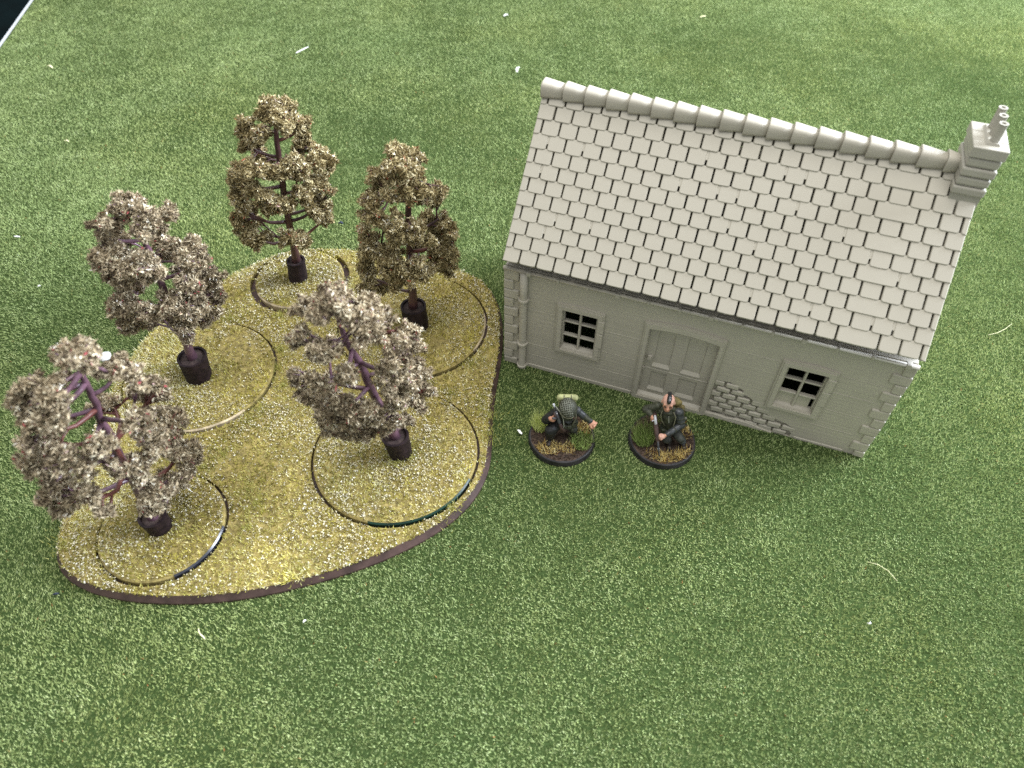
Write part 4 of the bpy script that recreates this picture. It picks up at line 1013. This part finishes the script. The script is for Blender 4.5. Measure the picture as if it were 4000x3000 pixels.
# his left arm (screen right): down to the elbow, across to the fore-end
LS, LE, LH = (0.33, -0.02, 1.90), (0.49, -0.22, 1.42), (-0.19, -0.62, 1.28)
pr += [('ell', LS, (0.18, 0.18, 0.17), None, 1), ('cap', LS, LE, 0.165, 0.14, 1), ('ell', LE, (0.145, 0.145, 0.145), None, 1), ('cap', LE, (-0.05, -0.55, 1.29), 0.14, 0.105, 1), ('cap', (-0.02, -0.54, 1.29), (-0.15, -0.61, 1.28), 0.065, 0.06, 4)]
for k in range(3):
    q = Vector(LE).lerp(Vector((-0.05, -0.55, 1.29)), 0.25 + 0.25 * k); pr.append(('ell', tuple(q), (0.135, 0.045, 0.135), frame((-0.8, -0.5, -0.2), (0, 0, 1)), 0 if k == 1 else 1))
for k in range(2):
    q = Vector(LS).lerp(Vector(LE), 0.4 + 0.3 * k); pr.append(('ell', tuple(q), (0.17, 0.17, 0.05), frame((0, -1, 0.2), (-0.2, 0.3, 1)), 0))
hand(pr, (-0.22, -0.64, 1.26), (-0.75, -0.35, -0.25), (0.1, -0.6, 0.7), 5, 0.6, 1.05)
# legs
pr += [('cap', (0.28, -0.05, 1.02), (0.52, -0.42, 0.86), 0.20, 0.165, 2), ('cap', (0.52, -0.42, 0.86), (0.70, -0.28, 0.50), 0.165, 0.12, 8), ('cap', (0.69, -0.27, 0.55), (0.70, -0.27, 0.40), 0.125, 0.115, 3), ('cap', (0.68, -0.25, 0.385), (0.74, -0.50, 0.375), 0.085, 0.085, 3)]
pr += [('cap', (0.0, -0.02, 1.02), (0.03, -0.40, 0.78), 0.20, 0.165, 2), ('cap', (0.03, -0.40, 0.78), (0.20, -0.20, 0.47), 0.165, 0.12, 2), ('cap', (0.19, -0.22, 0.52), (0.21, -0.25, 0.40), 0.125, 0.115, 3), ('cap', (0.20, -0.24, 0.385), (0.18, -0.50, 0.375), 0.085, 0.085, 3)]
pr += [('ell', (0.10, 0.0, 0.92), (0.30, 0.22, 0.12), None, 2)]
# head
HC = Vector((-0.155, -0.06, 2.52)); HF = frame((-0.22, -0.95, 0.12), (0.02, 0.12, 1))
HK = 1.03
h = lambda x, y, z: tuple(HC + HF @ Vector((x * HK, y * HK, z * HK)))
_hs = len(pr)
pr += [('ell', h(0, -0.02, 0.05), (0.215, 0.265, 0.235), HF, 5), ('ell', h(0, 0.06, -0.10), (0.165, 0.185, 0.20), HF, 4), ('ell', h(0, 0.13, -0.245), (0.10, 0.095, 0.075), HF, 4),
       ('cap', h(-0.12, 0.205, 0.035), h(0.12, 0.205, 0.035), 0.038, 0.038, 4), ('cap', h(0, 0.235, 0.01), h(0, 0.285, -0.095), 0.030, 0.047, 4), ('ell', h(-0.035, 0.25, -0.10), (0.03, 0.03, 0.025), HF, 4), ('ell', h(0.035, 0.25, -0.10), (0.03, 0.03, 0.025), HF, 4),
       ('ell', h(-0.105, 0.165, -0.07), (0.065, 0.06, 0.05), HF, 4), ('ell', h(0.105, 0.165, -0.07), (0.065, 0.06, 0.05), HF, 4),
       ('cap', h(-0.055, 0.215, -0.168), h(0.055, 0.215, -0.168), 0.022, 0.022, 6), ('cap', h(-0.04, 0.21, -0.20), h(0.04, 0.21, -0.20), 0.022, 0.022, 4),
       ('ell', h(-0.215, -0.02, -0.03), (0.028, 0.055, 0.08), HF, 5), ('ell', h(0.215, -0.02, -0.03), (0.028, 0.055, 0.08), HF, 5),
       ('ell', h(-0.085, 0.222, -0.028), (0.062, 0.03, 0.036), HF, 7), ('ell', h(0.085, 0.222, -0.028), (0.062, 0.03, 0.036), HF, 7)]
for _i in range(_hs, len(pr)):
    q = pr[_i]
    pr[_i] = ('ell', q[1], tuple(v * HK for v in q[2]), q[3], q[4]) if q[0] == 'ell' else ('cap', q[1], q[2], q[3] * HK, q[4] * HK, q[5])
body2 = sculpt('body', pr, ['jacket_olive', 'jacket_lit_grey', 'trousers_dark', 'boots', 'skin', 'skin_pale', 'lips', 'eye_dark', 'trousers_lit', 'webbing'], f2, 0.016, 2)
hp = []
for i in range(9):
    a = R(-48 + 118 * i / 8)      # from the brow over the crown to the nape
    y, z = math.cos(a + R(20)) * 0.27 - 0.02, math.sin(a + R(20)) * 0.245 + 0.06
    hp.append(('ell', h(0, y if False else (0.235 - 0.060 * i) , (0.165 + 0.125 * math.sin(math.pi * (0.16 + i / 9.5)))), (0.080 + 0.008 * math.sin(i), 0.085, 0.105), HF, 0))
sculpt('hair', hp, ['hair_black'], f2, 0.016, 2)
# pack, bedroll strap rings, canteen
PF = frame((-0.35, -1, 0.05), (0.05, 0, 1))
pk = sculpt('backpack', [('ell', (0.24, 0.42, 1.95), (0.25, 0.17, 0.22), PF, 0), ('ell', (0.32, 0.40, 1.70), (0.26, 0.19, 0.27), PF, 0), ('ell', (0.28, 0.38, 1.52), (0.22, 0.18, 0.2), PF, 0), ('cap', (0.08, 0.44, 2.06), (0.40, 0.34, 2.03), 0.09, 0.09, 0), ('cap', (0.52, 0.28, 1.84), (0.60, 0.26, 1.46), 0.09, 0.08, 0)], ['pack_olive'], f2, 0.02, 4)
for k in range(4):
    z = 1.88 - k * 0.085
    tube_part('strap', [(0.44, 0.19, z - 0.08), (0.51, 0.18, z - 0.06), (0.58, 0.18, z - 0.07), (0.66, 0.22, z - 0.10)], [0.015] * 4, 'webbing', pk, 6)
cn = sculpt('canteen', [('ell', (0.68, 0.20, 1.24), (0.11, 0.09, 0.15), None, 0), ('ell', (0.71, 0.16, 1.34), (0.055, 0.055, 0.045), None, 1)], ['helmet_green', 'net_grey'], f2, 0.02, 2)
tube_part('webbing_strap', [(0.10, -0.14, 2.04), (0.20, -0.20, 1.85), (0.20, -0.24, 1.60), (0.18, -0.27, 1.35), (0.20, -0.27, 1.15)], [0.024] * 5, 'webbing', f2, 6)
tube_part('webbing_strap', [(-0.28, -0.05, 2.05), (-0.32, -0.12, 1.85), (-0.25, -0.18, 1.60), (-0.10, -0.22, 1.35)], [0.024] * 4, 'webbing', f2, 6)
for k in range(5): obox('zip_stud', (-0.06 + 0.012 * k, -0.235 - 0.006 * k, 1.90 - 0.075 * k), (0.016, 0.012, 0.018), Matrix.Identity(3), 'net_grey', f2, 0.004)
for x in (-0.12, 0.14, 0.34): obox('belt_pouch', (x, -0.27 + abs(x) * 0.15, 1.10), (0.075, 0.05, 0.075), frame((0.1, -1, 0), (0, 0, 1)), 'jacket_olive', f2, 0.02)
# rifle
ra, rb = Vector((-0.545, -0.10, 1.83)), Vector((-0.29, -1.02, 0.60)); rd = (rb - ra)
G = lambda t, off=(0, 0, 0): tuple(ra + rd * t + Vector(off))
rifle = tube_part('rifle', [(-0.44, 0.28, 1.48), (-0.50, 0.06, 1.62), G(0.03), G(0.12), G(0.55), G(0.68)], [0.10, 0.09, 0.07, 0.088, 0.08, 0.06], 'gun_wood', f2, 10)
tube_part('barrel', [G(0.05, (0, -0.035, 0.03)), G(0.70, (0, -0.02, 0.02)), G(1.0)], [0.042, 0.038, 0.034], 'gun_metal', rifle, 8)
tube_part('receiver', [G(0.0, (0, -0.05, 0.04)), G(0.05, (0, -0.055, 0.045)), G(0.20, (0, -0.05, 0.04)), G(0.22, (0, -0.045, 0.035))], [0.03, 0.05, 0.05, 0.035], 'bright_metal', rifle, 8)
tube_part('bolt_handle', [G(0.10, (-0.02, -0.06, 0.03)), G(0.11, (-0.10, -0.08, 0.03)), G(0.115, (-0.125, -0.085, 0.03))], [0.018, 0.018, 0.034], 'bright_metal', rifle, 8)
obox('rear_sight', G(0.02, (0, -0.085, 0.075)), (0.03, 0.02, 0.028), HF, 'bright_metal', rifle, 0.006)
obox('front_sight', G(0.97, (0, -0.03, 0.03)), (0.014, 0.02, 0.03), HF, 'gun_metal', rifle, 0.004)
tube_part('muzzle_band', [G(0.80, (0, -0.008, 0.01)), G(0.86)], [0.04, 0.04], 'bright_metal', rifle, 8)
tube_part('barrel_band', [G(0.54), G(0.58)], [0.072, 0.07], 'bright_metal', rifle, 8)

# ---- left figure: netted helmet, bending forward, left fist out, submachine gun in the right hand
f1 = thing('soldier_figurine', 'painted soldier figurine in netted helmet bending forward with one fist stretched out', 'figurine', (1.91, 16.48, 0.0), 0, 'soldier figurines in front of the house')
fb = figure_base(f1, 9)
tuft(fb, -0.80, 0.38, 0.30, 420, 0.45, 0.85, 'pale_tuft', 21, 0.5, -0.12, 0.05, 0.024)
tuft(fb, -0.46, -0.60, 0.46, 260, 0.14, 0.36, 'dry_tuft', 22, 1.3, w=0.026, flat=0.7)
tuft(fb, 0.22, -0.62, 0.28, 130, 0.14, 0.30, 'dry_tuft', 23, 1.3, w=0.026)
tuft(fb, 0.72, -0.30, 0.42, 420, 0.2, 0.5, 'green_tuft', 24, 1.0, w=0.03)
tuft(fb, 0.85, 0.32, 0.30, 180, 0.16, 0.38, 'dry_tuft', 25, 1.2, w=0.026)
pr = []
# mats: 0 jacket 1 black cloth 2 trousers 3 boots 4 skin 5 camo 6 jacket in the lit-side grey
pr += [('ell', (0.02, 0.16, 1.10), (0.31, 0.25, 0.25), None, 2), ('cap', (0.02, 0.16, 1.15), (0.08, 0.05, 1.55), 0.26, 0.29, 0), ('ell', (0.10, 0.02, 1.70), (0.40, 0.26, 0.24), frame((0.1, -1, -0.35), (0, -0.3, 1)), 0),
       ('cap', (0.09, -0.02, 1.85), (0.09, -0.12, 2.02), 0.13, 0.12, 0), ('ell', (0.08, -0.17, 2.02), (0.19, 0.21, 0.24), None, 4)]
LS, LE, LW = (0.46, 0.02, 1.80), (0.72, -0.09, 1.62), (0.95, -0.22, 1.50)
pr += [('ell', LS, (0.17, 0.17, 0.17), None, 6), ('cap', LS, LE, 0.155, 0.13, 6), ('cap', LE, LW, 0.13, 0.10, 0), ('ell', tuple(Vector(LW)), (0.10, 0.11, 0.11), None, 6), ('cap', LW, (1.0, -0.245, 1.475), 0.062, 0.062, 4)]
hand(pr, (1.04, -0.27, 1.45), (0.80, -0.40, -0.35), (0.15, -0.35, 0.9), 4, 0.85, 1.4)
RS, RE, RW = (-0.27, 0.0, 1.76), (-0.64, -0.05, 1.34), (-0.55, -0.26, 1.66)
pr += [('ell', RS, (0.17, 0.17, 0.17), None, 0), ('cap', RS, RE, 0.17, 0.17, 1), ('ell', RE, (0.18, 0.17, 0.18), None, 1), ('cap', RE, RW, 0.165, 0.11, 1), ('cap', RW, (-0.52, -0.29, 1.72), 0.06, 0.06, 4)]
hand(pr, (-0.49, -0.32, 1.74), (0.55, -0.15, 0.35), (-0.4, -0.75, 0.4), 4, 0.7, 1.1)
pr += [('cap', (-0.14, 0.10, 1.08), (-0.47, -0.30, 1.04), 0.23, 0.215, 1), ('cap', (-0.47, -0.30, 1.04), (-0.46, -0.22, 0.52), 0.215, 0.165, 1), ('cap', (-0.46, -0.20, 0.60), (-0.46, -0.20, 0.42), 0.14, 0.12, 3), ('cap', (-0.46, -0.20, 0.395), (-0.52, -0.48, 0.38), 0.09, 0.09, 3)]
pr += [('cap', (0.18, 0.16, 1.05), (0.40, -0.02, 0.76), 0.20, 0.17, 2), ('cap', (0.40, -0.02, 0.76), (0.46, 0.26, 0.50), 0.16, 0.125, 5), ('cap', (0.46, 0.27, 0.53), (0.47, 0.28, 0.41), 0.125, 0.115, 3), ('cap', (0.46, 0.28, 0.39), (0.55, 0.04, 0.38), 0.088, 0.088, 3)]
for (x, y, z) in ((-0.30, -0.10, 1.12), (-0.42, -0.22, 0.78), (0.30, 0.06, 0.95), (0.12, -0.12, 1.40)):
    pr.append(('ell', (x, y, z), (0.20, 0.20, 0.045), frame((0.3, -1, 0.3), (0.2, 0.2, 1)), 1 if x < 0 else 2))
body1 = sculpt('body', pr, ['jacket_olive', 'black_cloth', 'trousers_dark', 'boots', 'skin', 'helmet_green', 'jacket_lit_grey'], f1, 0.016, 2)
KF = frame((0.15, -0.80, -0.55), (0.05, -0.55, 0.85))
HC1 = Vector((0.11, -0.13, 2.13))
k_ = lambda x, y, z: tuple(HC1 + KF @ Vector((x, y, z)))
bm = bmesh.new()
HS = 0.87
prof = [(0.30, -0.02), (0.385, -0.055), (0.395, -0.035), (0.365, 0.05), (0.335, 0.16), (0.27, 0.26), (0.17, 0.325), (0.08, 0.345), (0, 0.35)]
add_lathe(bm, prof, 36)
for v in bm.verts: v.co.y *= 1.12; v.co *= HS
bmesh.ops.transform(bm, matrix=Matrix.Translation(HC1) @ KF.to_4x4(), verts=bm.verts)
hel = part('helmet', bm, 'helmet_green', f1, smooth=True)
# camouflage net: crossing cords lying on the shell
bm = bmesh.new()
def shell(a, r):
    # radius r on the profile -> height
    for (r0, z0), (r1, z1) in zip(prof[2:-1], prof[3:]):
        if r1 <= r <= r0: return z0 + (z1 - z0) * (r0 - r) / (r0 - r1 + 1e-9)
    return 0.35
def onshell(x, y, lift=0.012):
    r = math.hypot(x, y); z = shell(0, min(r, 0.39)); q = 1 + lift / 0.36
    return k_(x * q * HS, y * 1.12 * q * HS, z * q * HS)
for i in range(-4, 5):
    for ax in (0, 1):
        c = i * 0.078
        lim = math.sqrt(max(0.365 ** 2 - c * c, 0))
        pts = []
        for j in range(15):
            t = -lim + 2 * lim * j / 14
            pts.append(onshell(*((c + 0.010 * math.sin(j * 2.1 + i), t) if ax == 0 else (t, c + 0.010 * math.sin(j * 1.7 + i)))))
        pts = [q for q in pts if (KF.transposed() @ (Vector(q) - HC1)).x * HS > -0.12 + 0.05 * math.sin(i * 3.1)]
        if len(pts) > 2: add_tube(bm, pts, [0.010] * len(pts), 5)
part('netting', bm, 'net_pale', hel, smooth=True)
bm = bmesh.new()
pts = [onshell(0.36 * math.cos(a), 0.36 * math.sin(a), 0.018) for a in [R(200 + 150 * i / 14) for i in range(15)]]
add_tube(bm, [onshell(0.365 * math.cos(R(20 + 95 * i / 12)), 0.365 * math.sin(R(20 + 95 * i / 12)), 0.02) for i in range(13)], [0.026] * 13, 6)
part('helmet_band', bm, 'webbing', hel, smooth=True)
pk = sculpt('backpack', [('ell', (0.10, 0.36, 1.98), (0.34, 0.17, 0.22), frame((0, -1, -0.3), (0, -0.2, 1)), 0), ('cap', (-0.16, 0.36, 2.12), (0.38, 0.34, 2.14), 0.13, 0.13, 0), ('ell', (0.10, 0.38, 1.75), (0.32, 0.18, 0.24), None, 0)], ['pack_pale'], f1, 0.02, 3)
tube_part('strap', [(-0.02, 0.20, 2.19), (-0.02, 0.33, 2.265), (-0.02, 0.50, 2.16)], [0.02] * 3, 'webbing', pk, 6)
tube_part('strap', [(0.24, 0.20, 2.19), (0.24, 0.33, 2.275), (0.24, 0.50, 2.16)], [0.02] * 3, 'webbing', pk, 6)
# submachine gun, muzzle up past his shoulder
ga, gb = Vector((-0.40, -0.16, 2.26)), Vector((-0.10, -0.48, 1.38)); gd = gb - ga
Q = lambda t, off=(0, 0, 0): tuple(ga + gd * t + Vector(off))
gun = tube_part('submachine_gun', [Q(0.22), Q(0.28), Q(0.72), Q(0.78)], [0.05, 0.068, 0.068, 0.05], 'gun_metal', f1, 10)
tube_part('barrel', [Q(-0.06), Q(0.24)], [0.028, 0.034], 'gun_metal', gun, 8)
tube_part('muzzle', [Q(-0.10), Q(-0.085), Q(0.02), Q(0.03)], [0.034, 0.042, 0.042, 0.03], 'bright_metal', gun, 8)
tube_part('fore_grip', [Q(0.24, (-0.05, -0.03, -0.02)), Q(0.48, (-0.06, -0.04, -0.03))], [0.045, 0.05], 'gun_wood', gun, 8)
tube_part('magazine', [Q(0.50, (-0.02, -0.06, 0.0)), Q(0.40, (-0.16, -0.16, 0.02))], [0.045, 0.045], 'gun_metal', gun, 6)
tube_part('stock', [Q(0.74), Q(0.9, (0.02, 0, -0.03)), Q(1.10, (0.05, 0.03, -0.08))], [0.05, 0.065, 0.09], 'gun_wood', gun, 8)
tube_part('sling', [Q(0.02, (0.05, -0.02, 0.03)), Q(0.25, (0.14, -0.05, 0.06)), Q(0.55, (0.18, -0.06, 0.05)), Q(0.85, (0.13, -0.05, 0.0)), Q(1.0, (0.05, 0, -0.03))], [0.017] * 5, 'net_grey', gun, 6)
obox('sight', Q(0.30, (0.02, -0.07, 0.05)), (0.018, 0.02, 0.03), KF, 'bright_metal', gun, 0.005)
for (x, y, z, s_) in ((0.20, -0.26, 1.20, 0.085), (0.37, -0.16, 1.16, 0.08), (0.04, -0.28, 1.22, 0.07), (0.46, 0.02, 1.10, 0.085), (0.33, -0.24, 1.02, 0.06)):
    obox('belt_pouch', (x, y, z), (s_, 0.065, s_ * 1.1), frame((x * 0.8, -1, 0.1), (0, 0, 1)), 'helmet_green', f1, 0.025)
tube_part('webbing_strap', [(0.40, -0.12, 1.92), (0.42, -0.22, 1.72), (0.36, -0.25, 1.45), (0.28, -0.27, 1.22)], [0.026] * 4, 'webbing', f1, 6)
tube_part('webbing_strap', [(-0.12, -0.14, 1.90), (-0.08, -0.25, 1.70), (-0.02, -0.28, 1.42), (0.0, -0.28, 1.20)], [0.024] * 4, 'black_cloth', f1, 6)

for f_ in (f1, f2):
    for c_ in f_.children:
        if not c_.name.startswith('base'): c_.location.z -= 0.07 * S

# ------------------------------------------------------------------ small litter lying on the mat
def scrap(name, label, cat, x, y, pts, width, mat, z=0.13, thick=0.03, group='scraps lying on the mat'):
    """a small curled shaving: a bent strip of its own thickness"""
    bm = bmesh.new(); L, Rr = [], []
    pts = [(q[0] * 0.75, q[1] * 0.75, q[2]) for q in pts]; width *= 0.7
    n = len(pts)
    for i, p in enumerate(pts):
        a = Vector(pts[max(0, i - 1)]); b = Vector(pts[min(n - 1, i + 1)]); t = (b - a).normalized(); q = Vector((-t.y, t.x, 0)).normalized()
        w = width * (0.6 if i in (0, n - 1) else 1.0) / 2
        pv = Vector(p)
        L.append((bm.verts.new(pv - q * w), bm.verts.new(pv - q * w + Vector((0, 0, thick)))))
        Rr.append((bm.verts.new(pv + q * w), bm.verts.new(pv + q * w + Vector((0, 0, thick)))))
    for i in range(n - 1):
        for (a, b, c, d) in ((L[i][1], L[i + 1][1], Rr[i + 1][1], Rr[i][1]), (L[i][0], Rr[i][0], Rr[i + 1][0], L[i + 1][0]), (L[i][0], L[i + 1][0], L[i + 1][1], L[i][1]), (Rr[i][0], Rr[i][1], Rr[i + 1][1], Rr[i + 1][0])):
            bm.faces.new((a, b, c, d))
    bm.faces.new((L[0][0], L[0][1], Rr[0][1], Rr[0][0])); bm.faces.new((L[-1][0], Rr[-1][0], Rr[-1][1], L[-1][1]))
    o = part(name, bm, mat, None, loc=(x, y, z))
    return tag(o, label, cat, group)
scrap('paper_sliver', 'thin straight white sliver lying behind the rear tree', 'scrap', -14.34, 48.68, [(-0.45, -0.55, 0), (0, 0, 0.03), (0.42, 0.52, 0.04)], 0.10, 'white_scrap')
scrap('paper_sliver', 'curved white shaving behind the left end of the roof ridge', 'scrap', 0.15, 46.2, [(-0.05, -0.42, 0), (-0.10, -0.1, 0.05), (-0.02, 0.2, 0.06), (0.10, 0.42, 0.02)], 0.20, 'white_scrap')
scrap('paper_sliver', 'tiny white crumb near the top middle edge of the mat', 'scrap', -0.77, 54.64, [(-0.18, -0.16, 0), (0.02, 0.02, 0.05), (0.2, 0.22, 0)], 0.2, 'white_scrap')
scrap('plastic_scrap', 'white twisted scrap lying just left of the helmeted figurine', 'scrap', 0.31, 16.71, [(-0.10, 0.12, 0), (-0.02, 0.02, 0.05), (0.03, -0.06, 0.03), (0.12, -0.13, 0.0)], 0.13, 'white_scrap')
scrap('paper_sliver', 'curled pale shaving in front of the woodland base', 'scrap', -9.52, 8.76, [(-0.16, 0.2, 0), (-0.1, 0.06, 0.03), (0.02, -0.07, 0.05), (0.16, -0.16, 0.02), (0.22, -0.23, 0)], 0.05, 'straw_scrap')
scrap('paper_sliver', 'small bluish-white curl on the mat right of centre near the bottom', 'scrap', 11.3, 9.3, [(-0.07, 0.05, 0), (0.0, -0.02, 0.05), (0.03, 0.06, 0.05), (0.09, 0.02, 0)], 0.045, 'white_scrap')
scrap('paper_sliver', 'small white sliver near the left edge of the picture', 'scrap', -24.17, 28.22, [(-0.18, 0.1, 0), (0.0, 0.02, 0.04), (0.2, 0.06, 0)], 0.10, 'white_scrap')
scrap('plastic_scrap', 'dark blue-black crumb right of the rear tree', 'scrap', -8.61, 29.57, [(-0.16, 0.02, 0), (-0.02, 0.06, 0.06), (0.13, 0.0, 0.02)], 0.18, 'dark_scrap', thick=0.07)
scrap('plastic_scrap', 'dark blue crumb beside the front left rim of the woodland base', 'scrap', -14.51, 9.96, [(-0.13, 0.0, 0), (0.0, 0.02, 0.04), (0.1, 0.06, 0)], 0.09, 'dark_scrap', thick=0.05)
scrap('plastic_scrap', 'tiny white crumb below the middle of the woodland base rim', 'scrap', -6.41, 9.18, [(-0.05, -0.05, 0), (0.0, 0.0, 0.04), (0.05, 0.06, 0)], 0.07, 'white_scrap')
scrap('paper_sliver', 'short pale yellow sliver near the top left corner', 'scrap', -30.11, 45.9, [(-0.28, 0.2, 0), (0, 0.06, 0.05), (0.3, -0.2, 0)], 0.16, 'straw_scrap')
scrap('paper_sliver', 'short straw yellow sliver at the top edge above the roof', 'scrap', 13.58, 54.76, [(-0.3, -0.1, 0), (0, 0, 0.05), (0.3, 0.2, 0)], 0.12, 'straw_scrap')
scrap('paper_sliver', 'tiny white speck on the mat left of the middle tree', 'scrap', -21.52, 24.71, [(-0.06, -0.06, 0), (0, 0, 0.03), (0.06, 0.04, 0)], 0.08, 'white_scrap')
scrap('paper_sliver', 'pale yellow speck on the mat in the upper left', 'scrap', -25.34, 36.99, [(-0.2, 0.0, 0), (0, 0.02, 0.03), (0.18, -0.08, 0)], 0.1, 'straw_scrap')
scrap('fibre_strand', 'thin pale hair-like strand lying right of the house', 'scrap', 21.2, 22.5, [(-0.9, -0.35, 0), (-0.3, -0.2, 0.03), (0.3, 0.15, 0.02), (0.9, 0.6, 0)], 0.014, 'straw_scrap')
scrap('fibre_strand', 'thin curved pale strand on the open mat at the lower right', 'scrap', 12.3, 11.1, [(-0.5, 0.45, 0), (-0.1, 0.3, 0.03), (0.25, 0.0, 0.03), (0.5, -0.45, 0)], 0.012, 'straw_scrap')
